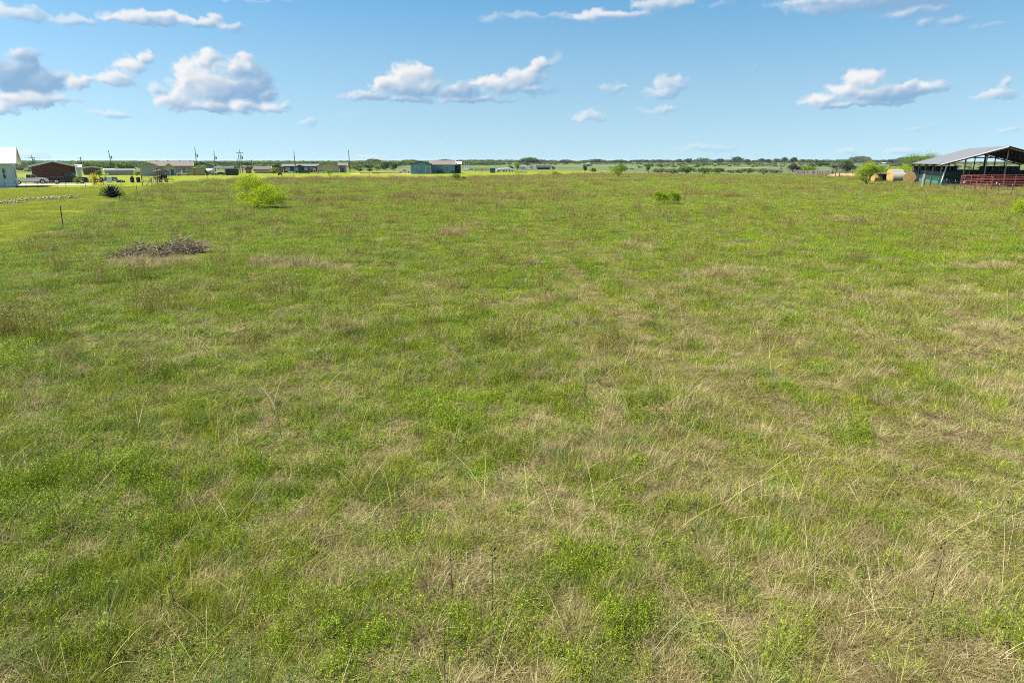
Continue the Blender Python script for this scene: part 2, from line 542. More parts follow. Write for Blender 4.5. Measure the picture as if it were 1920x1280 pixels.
def LEAF(name, ramp, transl=.3, macro=.12, mscale=.5, rough=.6, fine=0.0):
    """grass / foliage: colour from a per-blade value, a per-clump random and slow world noise"""
    m, nt, N, L = nodes_of(name)
    out = N.new('ShaderNodeOutputMaterial')
    at_ = N.new('ShaderNodeAttribute'); at_.attribute_name = 'v'
    oi = N.new('ShaderNodeObjectInfo'); ge = N.new('ShaderNodeNewGeometry')
    n = N.new('ShaderNodeTexNoise'); n.inputs['Scale'].default_value = mscale; n.inputs['Detail'].default_value = 3
    L.new(ge.outputs['Position'], n.inputs['Vector'])

    def mt(op, a, b, c=0.0, clamp=False):
        k = N.new('ShaderNodeMath'); k.operation = op; k.use_clamp = clamp
        for i, v in enumerate((a, b, c)):
            if hasattr(v, 'links'): L.new(v, k.inputs[i])
            else: k.inputs[i].default_value = v
        return k.outputs[0]
    f = mt('MULTIPLY_ADD', at_.outputs['Fac'], .62, .0)
    f = mt('MULTIPLY_ADD', oi.outputs['Random'], .26, f)
    f = mt('ADD', f, mt('MULTIPLY_ADD', n.outputs[0], macro * 4, -macro * 2), clamp=True)
    ramp = [(p_, tuple(c * ALB for c in q_)) for p_, q_ in ramp]
    cr = N.new('ShaderNodeValToRGB'); e = cr.color_ramp.elements
    e[0].position = ramp[0][0]; e[0].color = ramp[0][1] + (1,)
    e[1].position = ramp[-1][0]; e[1].color = ramp[-1][1] + (1,)
    for pos, c in ramp[1:-1]:
        k = e.new(pos); k.color = c + (1,)
    L.new(f, cr.inputs[0])
    p = N.new('ShaderNodeBsdfPrincipled'); L.new(cr.outputs[0], p.inputs['Base Color'])
    p.inputs['Roughness'].default_value = rough; p.inputs['Specular IOR Level'].default_value = .25
    if transl:
        t = N.new('ShaderNodeBsdfTranslucent'); L.new(cr.outputs[0], t.inputs[0])
        mx = N.new('ShaderNodeMixShader'); mx.inputs[0].default_value = transl
        L.new(p.outputs[0], mx.inputs[1]); L.new(t.outputs[0], mx.inputs[2]); L.new(mx.outputs[0], out.inputs[0])
    else:
        L.new(p.outputs[0], out.inputs[0])
    return m

# ------------------------------------------------------------------ ground
def build_ground():
    nr, na = 300, 960
    r = np.concatenate([[0.0], 1.6 * (8000 / 1.6) ** (np.arange(nr) / (nr - 1.0))])
    a = np.arange(na) / na * 2 * np.pi
    rr, aa = np.meshgrid(r[1:], a, indexing='ij')
    X = np.concatenate([[0.0], (rr * np.sin(aa)).ravel()]); Y = np.concatenate([[0.0], (rr * np.cos(aa)).ravel()])
    Z = hz(X, Y)
    i = np.arange(nr - 1)[:, None] * na + 1; j = np.arange(na)[None, :]; j2 = (j + 1) % na
    F = np.stack([i + j, i + j2, i + na + j2, i + na + j], -1).reshape(-1, 4)
    d, lawn, beyond, dry, red = fields(X, Y)
    scrub = np.maximum(sstep(235, 360, d + 60 * (fbm(X * .02, Y * .02, 41) - .5)), sstep(25, 60, X)) * beyond
    F0 = np.stack([np.zeros(na, int), 1 + (np.arange(na) + 1) % na, 1 + np.arange(na), np.zeros(na, int)], -1)
    me = npmesh('ground', np.stack([X, Y, Z], -1), F[:, ::-1], {'lawn': np.maximum(lawn, beyond * (1 - scrub)), 'dry': dry, 'red': red, 'scrub': scrub}, smooth=True)
    m, nt, N, L = nodes_of('ground_turf')
    out = N.new('ShaderNodeOutputMaterial'); p = N.new('ShaderNodeBsdfPrincipled')
    ge = N.new('ShaderNodeNewGeometry')

    def at_(nm):
        k = N.new('ShaderNodeAttribute'); k.attribute_name = nm; return k.outputs['Fac']

    def noise(scale, det=5, rough=.6, st=None):
        k = N.new('ShaderNodeTexNoise'); k.inputs['Scale'].default_value = scale; k.inputs['Detail'].default_value = det; k.inputs['Roughness'].default_value = rough
        if st:
            mp = N.new('ShaderNodeVectorMath'); mp.operation = 'MULTIPLY'; mp.inputs[1].default_value = st
            L.new(ge.outputs['Position'], mp.inputs[0]); L.new(mp.outputs[0], k.inputs['Vector'])
        else: L.new(ge.outputs['Position'], k.inputs['Vector'])
        return k.outputs[0]

    def ramp(f, *st):
        st = [(p_, tuple(c_ * ALB for c_ in q_)) for p_, q_ in st]
        k = N.new('ShaderNodeValToRGB'); e = k.color_ramp.elements
        e[0].position = st[0][0]; e[0].color = st[0][1] + (1,); e[1].position = st[-1][0]; e[1].color = st[-1][1] + (1,)
        for pos, c in st[1:-1]:
            q = e.new(pos); q.color = c + (1,)
        L.new(f, k.inputs[0]); return k.outputs[0]

    def mix(f, a_, b_):
        k = N.new('ShaderNodeMix'); k.data_type = 'RGBA'
        L.new(f, k.inputs[0]); L.new(a_, k.inputs[6]); L.new(b_, k.inputs[7]); return k.outputs[2]
    fine = noise(26, 6, .7); mid = noise(3.1, 6, .65); big = noise(.16, 5, .6); far = noise(.006, 8, .62, (1, 2.2, 1)); far2 = noise(.045, 6, .6, (1, 1.8, 1))
    soil = ramp(fine, (.34, (.022, .018, .010)), (.52, (.055, .05, .02)), (.72, (.15, .12, .06)))
    green = ramp(mid, (.32, (.080, .115, .007)), (.5, (.165, .21, .010)), (.68, (.26, .28, .022)))
    near = mix(ramp(mid, (.35, (.3, .3, .3)), (.65, (.42, .42, .42))), soil, green)
    # beyond the reach of single blades the turf is one colour field
    cd = N.new('ShaderNodeVectorMath'); cd.operation = 'LENGTH'; L.new(ge.outputs['Position'], cd.inputs[0])
    mr = N.new('ShaderNodeMapRange'); L.new(cd.outputs['Value'], mr.inputs[0]); mr.inputs[1].default_value = 25; mr.inputs[2].default_value = 90
    base = mix(mr.outputs[0], near, green)
    dryc = ramp(fine, (.35, (.08, .055, .03)), (.62, (.26, .19, .10)))
    c = mix(at_('dry'), base, dryc)
    redc = ramp(mid, (.35, (.12, .135, .03)), (.65, (.19, .16, .055)))
    c = mix(at_('red'), c, redc)
    lawnc = ramp(noise(.55, 6, .65), (.30, (.13, .175, .014)), (.5, (.205, .245, .016)), (.68, (.31, .30, .018)))
    c = mix(at_('lawn'), c, lawnc)
    sc1 = ramp(far2, (.36, (.07, .10, .04)), (.5, (.125, .155, .06)), (.64, (.20, .19, .10)))
    sc2 = ramp(far, (.36, (.05, .08, .03)), (.47, (.11, .145, .055)), (.56, (.15, .175, .065)), (.66, (.25, .22, .12)))
    scc = N.new('ShaderNodeMix'); scc.data_type = 'RGBA'; scc.inputs[0].default_value = .5
    L.new(sc1, scc.inputs[6]); L.new(sc2, scc.inputs[7])
    c = mix(at_('scrub'), c, scc.outputs[2])
    mb = N.new('ShaderNodeMapRange'); L.new(big, mb.inputs[0]); mb.inputs[1].default_value = .3; mb.inputs[2].default_value = .7
    mb.inputs[3].default_value = .82; mb.inputs[4].default_value = 1.2
    vm = N.new('ShaderNodeVectorMath'); vm.operation = 'SCALE'; L.new(c, vm.inputs[0]); L.new(mb.outputs[0], vm.inputs['Scale'])
    L.new(vm.outputs[0], p.inputs['Base Color'])
    p.inputs['Roughness'].default_value = .95; p.inputs['Specular IOR Level'].default_value = .08
    b = N.new('ShaderNodeBump'); b.inputs['Strength'].default_value = .7; b.inputs['Distance'].default_value = .05
    L.new(fine, b.inputs['Height']); L.new(b.outputs[0], p.inputs['Normal'])
    L.new(p.outputs[0], out.inputs[0])
    o = link('ground', me, m)
    tag(o, kind='structure')


build_ground()


# ------------------------------------------------------------------ blades and leaves
def blades(rng, n, r, lmin, lmax, wid, a0, a1, curl, seg=2, vlo=0., vhi=1., cone=0.0, taper=.15):
    """n bent blades rooted in a disc of radius r; a0..a1 first lean from upright, curl = further lean over the length"""
    th = rng.uniform(0, 2 * np.pi, n); rr = r * np.sqrt(rng.uniform(0, 1, n))
    bx, by = rr * np.cos(th), rr * np.sin(th)
    ph = rng.uniform(0, 2 * np.pi, n) if not cone else th + rng.normal(0, cone, n)
    Ln = rng.uniform(lmin, lmax, n); al = rng.uniform(a0, a1, n); cu = rng.uniform(.3, 1, n) * curl
    w = wid * rng.uniform(.6, 1.3, n)
    tw = ph + np.pi / 2 + rng.normal(0, .7, n)
    P = np.stack([bx, by, np.zeros(n)], -1); V = []; vv = rng.uniform(vlo, vhi, n)
    side = np.stack([np.cos(tw), np.sin(tw), np.zeros(n)], -1)
    for k in range(seg + 1):
        t = k / seg
        ww = (w * (1 - (1 - taper) * t ** 1.5))[:, None] * .5
        V.append(P - side * ww); V.append(P + side * ww)
        a = al + cu * (t + .5 / seg)
        st = (Ln / seg)[:, None]
        P = P + st * np.stack([np.sin(a) * np.cos(ph), np.sin(a) * np.sin(ph), np.cos(a)], -1)
        P[:, 2] = np.maximum(P[:, 2], .006 + .02 * vv)
    V = np.stack(V, 1)
    m = 2 * (seg + 1)
    base = (np.arange(n) * m)[:, None, None]
    q = np.array([[2 * k, 2 * k + 1, 2 * k + 3, 2 * k + 2] for k in range(seg)])[None]
    F = (base + q).reshape(-1, 4)
    return V.reshape(-1, 3), F, np.repeat(vv, m)


def leaves(rng, C, size, up=.5, vlo=0., vhi=1., asp=.45):
    """one diamond leaf at each centre"""
    n = len(C)
    d = rng.normal(0, 1, (n, 3)); d[:, 2] = d[:, 2] * .6 + .2
    d /= np.linalg.norm(d, axis=1)[:, None]
    u = rng.normal(0, 1, (n, 3)); u[:, 2] += up * 2
    s = np.cross(d, u); s /= np.linalg.norm(s, axis=1)[:, None] + 1e-9
    sz = (size * rng.uniform(.6, 1.4, n))[:, None]
    V = np.stack([C, C + d * sz * .5 + s * sz * asp * .5, C + d * sz, C + d * sz * .5 - s * sz * asp * .5], 1)
    F = np.arange(n * 4).reshape(-1, 4)
    return V.reshape(-1, 3), F, np.repeat(rng.uniform(vlo, vhi, n), 4)


def join(*parts):
    V, F, A, b = [], [], [], 0
    for v, f, a in parts:
        V.append(v); F.append(f + b); A.append(a); b += len(v)
    return np.concatenate(V), np.concatenate(F), np.concatenate(A)


def forb(rng, n, r, h, leaf, per=7, asp=.42):
    """low leafy weeds: upright stems set with small leaves"""
    th = rng.uniform(0, 2 * np.pi, n); rr = r * np.sqrt(rng.uniform(0, 1, n))
    hh_ = h * rng.uniform(.4, 1.15, n); lean = rng.normal(0, .35, (n, 2))
    C = []
    for k in range(per):
        t = (k + 1.0) / per
        C.append(np.stack([rr * np.cos(th) + lean[:, 0] * hh_ * t, rr * np.sin(th) + lean[:, 1] * hh_ * t, hh_ * t * .95], -1))
    C = np.concatenate(C); C = C + rng.normal(0, .008, C.shape); C[:, 2] = np.abs(C[:, 2])
    return leaves(rng, C, leaf, .7, asp=asp)


GREEN2 = LEAF('blue_green_blades', [(0, (.05, .06, .02)), (.3, (.09, .155, .035)), (.6, (.20, .30, .06)), (.85, (.36, .45, .13)), (1, (.55, .55, .28))], .22, .12, .7)
GREEN = LEAF('green_blades', [(0, (.075, .05, .02)), (.15, (.045, .065, .005)), (.38, (.155, .205, .005)), (.62, (.335, .40, .009)), (.8, (.50, .54, .025)), (.9, (.60, .50, .17)), (1, (.76, .64, .30))], .25, .12, .45)
FORB = LEAF('weed_leaves', [(0, (.035, .065, .004)), (.35, (.135, .21, .005)), (.7, (.33, .45, .009)), (1, (.50, .58, .03))], .25, .15, .6)
STRAWM = LEAF('straw_blades', [(0, (.08, .055, .022)), (.3, (.25, .185, .065)), (.6, (.54, .455, .19)), (1, (.86, .78, .44))], .2, .08, .8)
REDM = LEAF('seed_grass_blades', [(0, (.15, .10, .035)), (.35, (.28, .215, .065)), (.6, (.31, .30, .045)), (1, (.31, .40, .025))], .25, .08, .3)
DARKM = LEAF('weed_stems', [(0, (.05, .055, .02)), (.6, (.10, .11, .035)), (1, (.17, .15, .06))], .1, .05, .5)
LAWNM = LEAF('lawn_blades', [(0, (.13, .17, .010)), (.4, (.25, .295, .014)), (.75, (.38, .385, .018)), (1, (.58, .49, .03))], .35, .10, .35)
UNLINKED = bpy.data.collections.new('blade_clumps')


def proto(name, geo, mat):
    me = npmesh(name, geo[0], geo[1], {'v': geo[2]})
    me.materials.append(mat)
    o = bpy.data.objects.new(name, me)
    UNLINKED.objects.link(o)
    return o


def scatter(name, protos, P, rot, scl, idx, hidden=None):
    """one object of uncountable plants: the clumps' geometry instanced on its points"""
    me = bpy.data.meshes.new(name)
    me.vertices.add(len(P)); me.vertices.foreach_set('co', np.asarray(P, dtype=np.float32).ravel())
    a = me.attributes.new('rot', 'FLOAT_VECTOR', 'POINT'); a.data.foreach_set('vector', np.asarray(rot, dtype=np.float32).ravel())
    a = me.attributes.new('scl', 'FLOAT_VECTOR', 'POINT'); a.data.foreach_set('vector', np.asarray(scl, dtype=np.float32).ravel())
    a = me.attributes.new('idx', 'INT', 'POINT'); a.data.foreach_set('value', np.asarray(idx, dtype=np.int32))
    o = link(name, me)
    ng = bpy.data.node_groups.new(name, 'GeometryNodeTree')
    ng.interface.new_socket('Geometry', in_out='INPUT', socket_type='NodeSocketGeometry')
    ng.interface.new_socket('Geometry', in_out='OUTPUT', socket_type='NodeSocketGeometry')
    N, L = ng.nodes, ng.links
    gi, go, jn = N.new('NodeGroupInput'), N.new('NodeGroupOutput'), N.new('GeometryNodeJoinGeometry')

    def na(nm, ty):
        k = N.new('GeometryNodeInputNamedAttribute'); k.data_type = ty; k.inputs['Name'].default_value = nm; return k.outputs['Attribute']
    er = N.new('FunctionNodeEulerToRotation'); L.new(na('rot', 'FLOAT_VECTOR'), er.inputs[0])
    s = na('scl', 'FLOAT_VECTOR'); ix = na('idx', 'INT')
    for k, pr in enumerate(protos):
        oi = N.new('GeometryNodeObjectInfo'); oi.inputs['Object'].default_value = pr; oi.inputs['As Instance'].default_value = False
        gti = N.new('GeometryNodeGeometryToInstance'); L.new(oi.outputs['Geometry'], gti.inputs[0])
        cmp_ = N.new('FunctionNodeCompare'); cmp_.data_type = 'INT'; cmp_.operation = 'EQUAL'
        L.new(ix, cmp_.inputs['A']); cmp_.inputs['B'].default_value = k
        iop = N.new('GeometryNodeInstanceOnPoints')
        L.new(gi.outputs[0], iop.inputs['Points']); L.new(cmp_.outputs[0], iop.inputs['Selection'])
        L.new(gti.outputs[0], iop.inputs['Instance']); L.new(er.outputs[0], iop.inputs['Rotation']); L.new(s, iop.inputs['Scale'])
        L.new(iop.outputs[0], jn.inputs[0])
    L.new(jn.outputs[0], go.inputs[0])
    md = o.modifiers.new('scatter', 'NODES'); md.node_group = ng
    return tag(o, kind='stuff')


PILE = at(305, 480)


def build_grass():
    rg = np.random.default_rng(5)
    B = blades
    gp = [proto('green_clump', join(B(rg, 165, .24, .05, .16, .0044, 0, .8, 1.1, 2, 0, .92), B(rg, 20, .2, .12, .27, .0036, .2, 1.0, 1.1, 4, .45, 1.25)), GREEN) for _ in range(3)]
    gp += [proto('fine_clump', join(B(rg, 120, .22, .07, .21, .0034, 0, .6, 1.3, 3, .05, 1.05), B(rg, 80, .26, .03, .10, .0045, .2, 1.2, .8, 1, 0, .7)), GREEN if _ else GREEN2) for _ in range(2)]
    fp = [proto('leafy_clump', join(forb(rg, 30, .24, .12, .021, 10, .34), forb(rg, 22, .26, .05, .018, 5, .36), B(rg, 60, .26, .05, .17, .004, .1, .9, 1.1, 2, .3, 1.1)), FORB) for _ in range(3)]
    fp += [proto('broad_weed', join(forb(rg, 14, .14, .20, .032, 12, .24), forb(rg, 20, .2, .07, .02, 5, .34), B(rg, 50, .24, .05, .19, .004, .1, .9, 1.1, 2, .3, 1.1)), FORB) for _ in range(2)]
    sp = [proto('straw_clump', join(B(rg, 110, .24, .07, .24, .0032, .7, 1.5, .7, 3, 0, .95), B(rg, 60, .26, .05, .14, .004, .2, 1.4, 1.2, 2, -.2, .6)), STRAWM) for _ in range(3)]
    sp += [proto('straw_tuft', join(B(rg, 90, .10, .10, .29, .0030, .1, 1.1, 1.3, 4, 0, 1, .6), B(rg, 40, .2, .08, .2, .004, 1.0, 1.5, .4, 2, 0, .6)), STRAWM) for _ in range(2)]
    tp = [proto('thatch_mat', B(rg, 150, .27, .03, .12, .0042, 1.25, 1.6, .2, 1, 0, .8), STRAWM) for _ in range(2)]
    tp += [proto('thatch_mat', B(rg, 150, .27, .02, .09, .005, 1.0, 1.6, .2, 1, -.2, .4), GREEN)]
    kp = [proto('long_stalk', B(rg, n_, .05, .30, .80, .0038, .5, 1.25, .9, 7, .6, 1.0, taper=.4), STRAWM) for n_ in (1, 2, 3, 6)]
    wp = []
    for _ in range(3):
        st = B(rg, 1, .01, .45, .75, .007, 0, .12, .15, 4, .0, .4, taper=.5)
        C = np.stack([rg.normal(0, .012, 26), rg.normal(0, .012, 26), rg.uniform(.08, .6, 26)], -1)
        wp.append(proto('tall_weed', join(st, leaves(rg, C, .035, .4, 0, .6, .3)), DARKM))
    rp = []
    for _ in range(3):
        b_ = B(rg, 80, .3, .22, .42, .0045, 0, .25, .35, 3, .0, .75, taper=.8)
        C = np.stack([rg.uniform(-.3, .3, 160), rg.uniform(-.3, .3, 160), rg.uniform(.24, .42, 160)], -1)
        rp.append(proto('seed_head_clump', join(b_, leaves(rg, C, .035, .2, 0, .8, .35), B(rg, 70, .3, .06, .2, .006, .1, .8, .8, 2, .6, 1.0)), REDM))
    lp = [proto('mown_clump', B(rg, 170, .3, .03, .08, .006, 0, .8, .8, 1, 0, 1), LAWNM) for _ in range(2)]
    out = {k: [] for k in ('g', 'f', 's', 'k', 'w', 'r', 'l', 't')}
    # zones: radius from, to, clumps per square metre, sideways scale, height scale
    for (r0, r1, den, s0, z0) in [(2.6, 9, 66, .80, 1.0), (9, 17, 42, .95, 1.08), (17, 32, 25, 1.2, 1.05), (32, 62, 12, 1.7, 1.05), (62, 110, 6, 2.3, 1.1), (110, 225, 2.6, 3.3, 1.15)]:
        amax = .92 if r1 < 20 else .74
        n = int(den * amax * (r1 ** 2 - r0 ** 2))
        r = np.sqrt(rg.uniform(r0 ** 2, r1 ** 2, n)); a = rg.uniform(-amax, amax, n)
        x, y = r * np.sin(a), r * np.cos(a)
        d, lawn, beyond, dry, red = fields(x, y)
        EXTRA_ = EXTRA[0]
        mound = fbm(x * 1.1, y * 1.1, 51, 3)
        kindn = fbm(x * .8, y * .8, 52, 4, .6)
        u = rg.uniform(0, 1, n)
        kind = np.where(kindn + rg.normal(0, .20, n) > .56, 1, 0)           # 0 grass, 1 weeds
        kind = np.where(u < np.clip(dry * .68 + .09 + .07 * (x > 0) - .07 * (r > 25), 0, .92), 2, kind)
        u2 = rg.uniform(0, 1, n)
        kind = np.where(u2 < red * .25 * (dry < .8) + .015 * (r > 14), 3, kind)
        kind = np.where((EXTRA_ > .45) & (rg.uniform(0, 1, n) < .9), 2, kind)
        kind = np.where((TRACKW[0] > .3) & (rg.uniform(0, 1, n) < .75), 4, kind)
        kind = np.where((beyond > .5) & (x > 45), 0, kind)
        kind = np.where((lawn > rg.uniform(.2, .8, n)) | ((beyond > rg.uniform(.2, .8, n)) & (x <= 45)), 4, kind)
        keep = np.ones(n, bool)
        pq = ((x - PILE[0]) / 2.3) ** 2 + ((y - PILE[1] - .2) / 1.9) ** 2
        keep &= (pq > 1.0) | (rg.uniform(0, 1, n) < .10)
        keep &= ~((kind == 4) & (r > 130))
        keep &= rg.uniform(0, 1, n) < np.where(kind == 4, .8, np.clip(.60 + 1.4 * (mound - .3), .42, 1))
        hs = .55 + 1.5 * np.clip(mound - .25, 0, .6) ** 1.0
        s = s0 * rg.uniform(.8, 1.25, n); sz = z0 * hs * rg.uniform(.7, 1.45, n) * (1 - .45 * TRACKW[0])
        z = hz(x, y)
        rot = np.stack([rg.normal(0, .10, n) * (r0 < 30), rg.normal(0, .10, n) * (r0 < 30), rg.uniform(0, 6.283, n)], -1)
        P = np.stack([x, y, z - .004], -1)
        for kk, key, npro in ((0, 'g', 5), (1, 'f', 5), (2, 's', 5), (3, 'r', 3), (4, 'l', 2)):
            q = keep & (kind == kk)
            zz = sz[q] * (1.0 if kk != 4 else .9) * (1 + .9 * EXTRA_[q] if kk == 2 else 1 - .4 * np.clip(EXTRA_[q], 0, 1))
            out[key].append((P[q], rot[q], np.stack([s[q], s[q], zz], -1), rg.integers(0, npro, q.sum())))
        if r1 <= 32:
            m = int((26 if r1 < 10 else 20 if r1 < 20 else 9) * amax * (r1 ** 2 - r0 ** 2))
            rr_ = np.sqrt(rg.uniform(r0 ** 2, r1 ** 2, m)); a_ = rg.uniform(-amax, amax, m)
            tx_, ty_ = rr_ * np.sin(a_), rr_ * np.cos(a_)
            q = fields(tx_, ty_)[1] < .4
            tx_, ty_ = tx_[q], ty_[q]; m = len(tx_); s_ = rg.uniform(.8, 1.3, m) * (1 if r1 < 20 else 1.4)
            out['t'].append((np.stack([tx_, ty_, hz(tx_, ty_) + .004], -1), np.stack([0 * tx_, 0 * tx_, rg.uniform(0, 6.283, m)], -1), np.stack([s_, s_, s_], -1), rg.integers(0, 3, m)))
        if r1 <= 62:
            for key, dens, npro, sc_ in (('k', 8.5 if r1 < 10 else 6 if r1 < 20 else 2.4 if r1 < 40 else .6, 4, 1.0), ('w', 1.1 if r1 < 20 else .3 if r1 < 40 else .12, 3, 1.0)):
                m = int(dens * amax * (r1 ** 2 - r0 ** 2))
                r = np.sqrt(rg.uniform(r0 ** 2, r1 ** 2, m)); a = rg.uniform(-amax, amax, m)
                x, y = r * np.sin(a), r * np.cos(a)
                d, lawn, beyond, dry, red = fields(x, y)
                q = (lawn < .3) & (rg.uniform(0, 1, m) < (.30 + .9 * dry if key == 'k' else .2 + 1.3 * (fbm(x * .3, y * .3, 61) - .25)))
                x, y = x[q], y[q]; m = len(x)
                s = rg.uniform(.5, 1.25, m)
                w_ = max(1.0, s0 * .8)
                out[key].append((np.stack([x, y, hz(x, y)], -1), np.stack([np.zeros(m), np.zeros(m), rg.uniform(0, 6.283, m)], -1), np.stack([s, s, s], -1), rg.integers(0, npro, m)))
    for key, nm, pr in (('g', 'meadow_grass', gp), ('f', 'leafy_weeds', fp), ('s', 'dry_grass', sp), ('k', 'long_dry_grass', kp), ('w', 'tall_weeds', wp), ('r', 'seed_head_grass', rp), ('l', 'mown_grass', lp), ('t', 'dead_thatch', tp)):
        c = [np.concatenate([t[i] for t in out[key]]) for i in range(4)]
        print(nm, len(c[0]))
        scatter(nm, pr, *c)


if not globals().get('NO_GRASS'):
    build_grass()

# ------------------------------------------------------------------ materials of built things
WHITE = MAT('white_paint', (.74, .75, .76), .5, .06, 2)
WHITESIDE = MAT('white_siding', (.62, .66, .72), .6, .08, 1.5, stretch=(6, 6, .3))
WROOF = MAT('white_sheet_roof', (.80, .80, .80), .35, .05, 1.2)
OLIVE = MAT('shaded_soffit', (.42, .40, .20), .8, .2, 3)  # olive tone of the overhang's shaded underside put into the colour
REDWOOD = MAT('rust_brown_siding', (.135, .045, .026), .8, .45, 3.0, stretch=(5, 5, .35), bump=.3)
TAN = MAT('tan_siding', (.44, .36, .29), .75, .12, 1.5)
TANROOF = MAT('tan_shingles', (.185, .150, .120), .85, .18, 4)
BROWNROOF = MAT('brown_shingles', (.15, .115, .09), .85, .2, 4)
BEIGE = MAT('beige_siding', (.56, .46, .37), .75, .10, 1.5)
YTAN = MAT('yellow_tan_board', (.46, .33, .15), .75, .2, 2)
GREYROOF = MAT('grey_shingles', (.17, .175, .17), .8, .18, 4)
GREYSIDE = MAT('grey_siding', (.42, .39, .37), .75, .10, 2)
BLUESIDE = MAT('blue_siding', (.165, .31, .42), .7, .10, 1.2, stretch=(1, 1, 8))
DBLUE = MAT('dark_blue_siding', (.035, .065, .10), .7, .15, 1.2)
BLUEDOOR = MAT('blue_door_paint', (.05, .13, .24), .6, .1, 2)
DARKSHED = MAT('dark_board', (.045, .042, .04), .8, .4, 4)
GLASS = MAT('dark_window_glass', (.025, .035, .045), .12, .2, 1, spec=.6)
TRIM = MAT('white_trim', (.68, .69, .68), .6, .05, 2)
BLACKP = MAT('black_car_paint', (.009, .009, .011), .32, .2, 1, spec=.3)
SILVERP = MAT('silver_tan_car_paint', (.66, .64, .60), .3, .06, 1, metal=.25, spec=.5)
WHITEP = MAT('white_car_paint', (.74, .75, .76), .3, .04, 1, spec=.5)
GREENP = MAT('dark_green_car_paint', (.018, .035, .035), .3, .2, 1, spec=.5)
TYRE = MAT('tyre_rubber', (.018, .018, .018), .9, .3, 8)
CHROME = MAT('rim_metal', (.55, .55, .56), .3, .1, 4, metal=.7)
WINL = MAT('painted_reflection_glass', (.34, .38, .42), .2, .15, 2, spec=.5)  # reflection in the panes painted as a pale base colour
REDL = MAT('red_lamp_glass', (.45, .015, .01), .3, .1, 3)
WOODPOLE = MAT('dark_pole_wood', (.085, .065, .05), .9, .35, 6, stretch=(4, 4, .5))
STEEL = MAT('grey_steel', (.28, .29, .30), .45, .2, 4, metal=.6)
RUST = MAT('rusty_steel', (.16, .065, .04), .8, .45, 5)
TPOST = MAT('green_post_paint', (.02, .035, .022), .7, .3, 8)
REDPIPE = MAT('red_pipe_paint', (.22, .055, .045), .55, .35, 3)
ROOFMETAL = MAT('galvanised_roof', (.24, .23, .225), .5, .12, .8, metal=.25, stretch=(1, 6, 1))
UNDERROOF = MAT('dark_roof_underside', (.07, .05, .04), .85, .5, 1.5)  # mottled brown, darker than the sheets laid on top
GREENSHEET = MAT('green_sheet_metal', (.010, .075, .050), .55, .15, 1.5)  # upper wall: shade under the eave put into the darker green
GREENLITE = MAT('sunlit_green_sheet_metal', (.06, .22, .15), .6, .15, 1.5)  # lighter copy of the green sheet, sun on the lower wall painted in
DARKSHEET = MAT('dark_sheet_metal', (.012, .028, .026), .6, .3, 1.5)
HAY = MAT('hay', (.42, .27, .085), .95, .35, 9, bump=.6)
HAYDARK = MAT('shaded_hay', (.26, .17, .07), .95, .4, 8, bump=.6)  # darker copy of the hay, shade on the bale's end put into the colour
NETWRAP = MAT('white_net_wrap', (.31, .30, .25), .7, .12, 6, stretch=(10, 1, 1))
SAND = MAT('tan_dirt', (.42, .28, .12), .95, .2, .8, bump=.4)
TRACK = MAT('pale_caliche', (.52, .47, .38), .95, .18, .5, bump=.4)
BARK = MAT('bark', (.085, .065, .045), .95, .4, 6, bump=.5)
TWIG = MAT('dead_twigs', (.30, .21, .155), .9, .45, 5)
TWIGD = MAT('dark_dead_branches', (.13, .095, .075), .9, .4, 5)
GREYWOOD = MAT('grey_weathered_wood', (.25, .215, .18), .9, .35, 4, stretch=(4, 4, .6))
TEAL = MAT('blue_green_box_paint', (.035, .16, .20), .6, .15, 2)
ORANGE = MAT('orange_paint', (.55, .20, .03), .6, .2, 2)
STONE = MAT('rubble_stone', (.30, .20, .12), .9, .4, 9, col2=(.55, .45, .32), bump=.5)
DARKTRIM = MAT('dark_fascia', (.07, .06, .055), .7, .3, 3)

MESQ = LEAF('mesquite_leaves', [(0, (.09, .15, .006)), (.35, (.18, .28, .008)), (.7, (.31, .41, .010)), (1, (.46, .52, .02))], .45, .10, .8)
YELB = LEAF('yellow_green_leaves', [(0, (.13, .20, .003)), (.4, (.31, .42, .005)), (.75, (.52, .60, .008)), (1, (.68, .68, .015))], .45, .10, .8)
OAKM = LEAF('dark_oak_leaves', [(0, (.03, .055, .018)), (.5, (.07, .115, .03)), (1, (.15, .20, .06))], .25, .10, .3)
GRNM = LEAF('green_tree_leaves', [(0, (.06, .11, .014)), (.5, (.14, .22, .02)), (1, (.29, .37, .04))], .35, .10, .3)
JUNM = LEAF('juniper_leaves', [(0, (.028, .030, .018)), (.5, (.060, .060, .034)), (1, (.12, .11, .06))], .15, .10, .5)
BRSM = LEAF('grey_brush_leaves', [(0, (.08, .10, .045)), (.5, (.17, .20, .08)), (1, (.30, .31, .15))], .25, .12, .2)
AGAVE = LEAF('agave_leaves', [(0, (.012, .028, .018)), (.6, (.028, .055, .032)), (1, (.07, .10, .05))], .0, .05, .5, rough=.45)
FLWM = LEAF('orange_flowers', [(0, (.45, .16, .01)), (.5, (.65, .35, .02)), (1, (.75, .60, .04))], .3, .05, .5)


# ------------------------------------------------------------------ houses
def across(pa, pb, py):
    """two ground points seen at pixels pa and pb, on a line square to the line of sight"""
    c = at((pa + pb) / 2, py); n = math.hypot(*c); t = (c[1] / n, -c[0] / n); r = []
    for p in (pa, pb):
        k = (p - 960) / 1280.0
        s = (k * (c[1] * CP + CAM_H * SP) - c[0]) / (t[0] - k * t[1] * CP)
        r.append((c[0] + s * t[0], c[1] + s * t[1]))
    return r


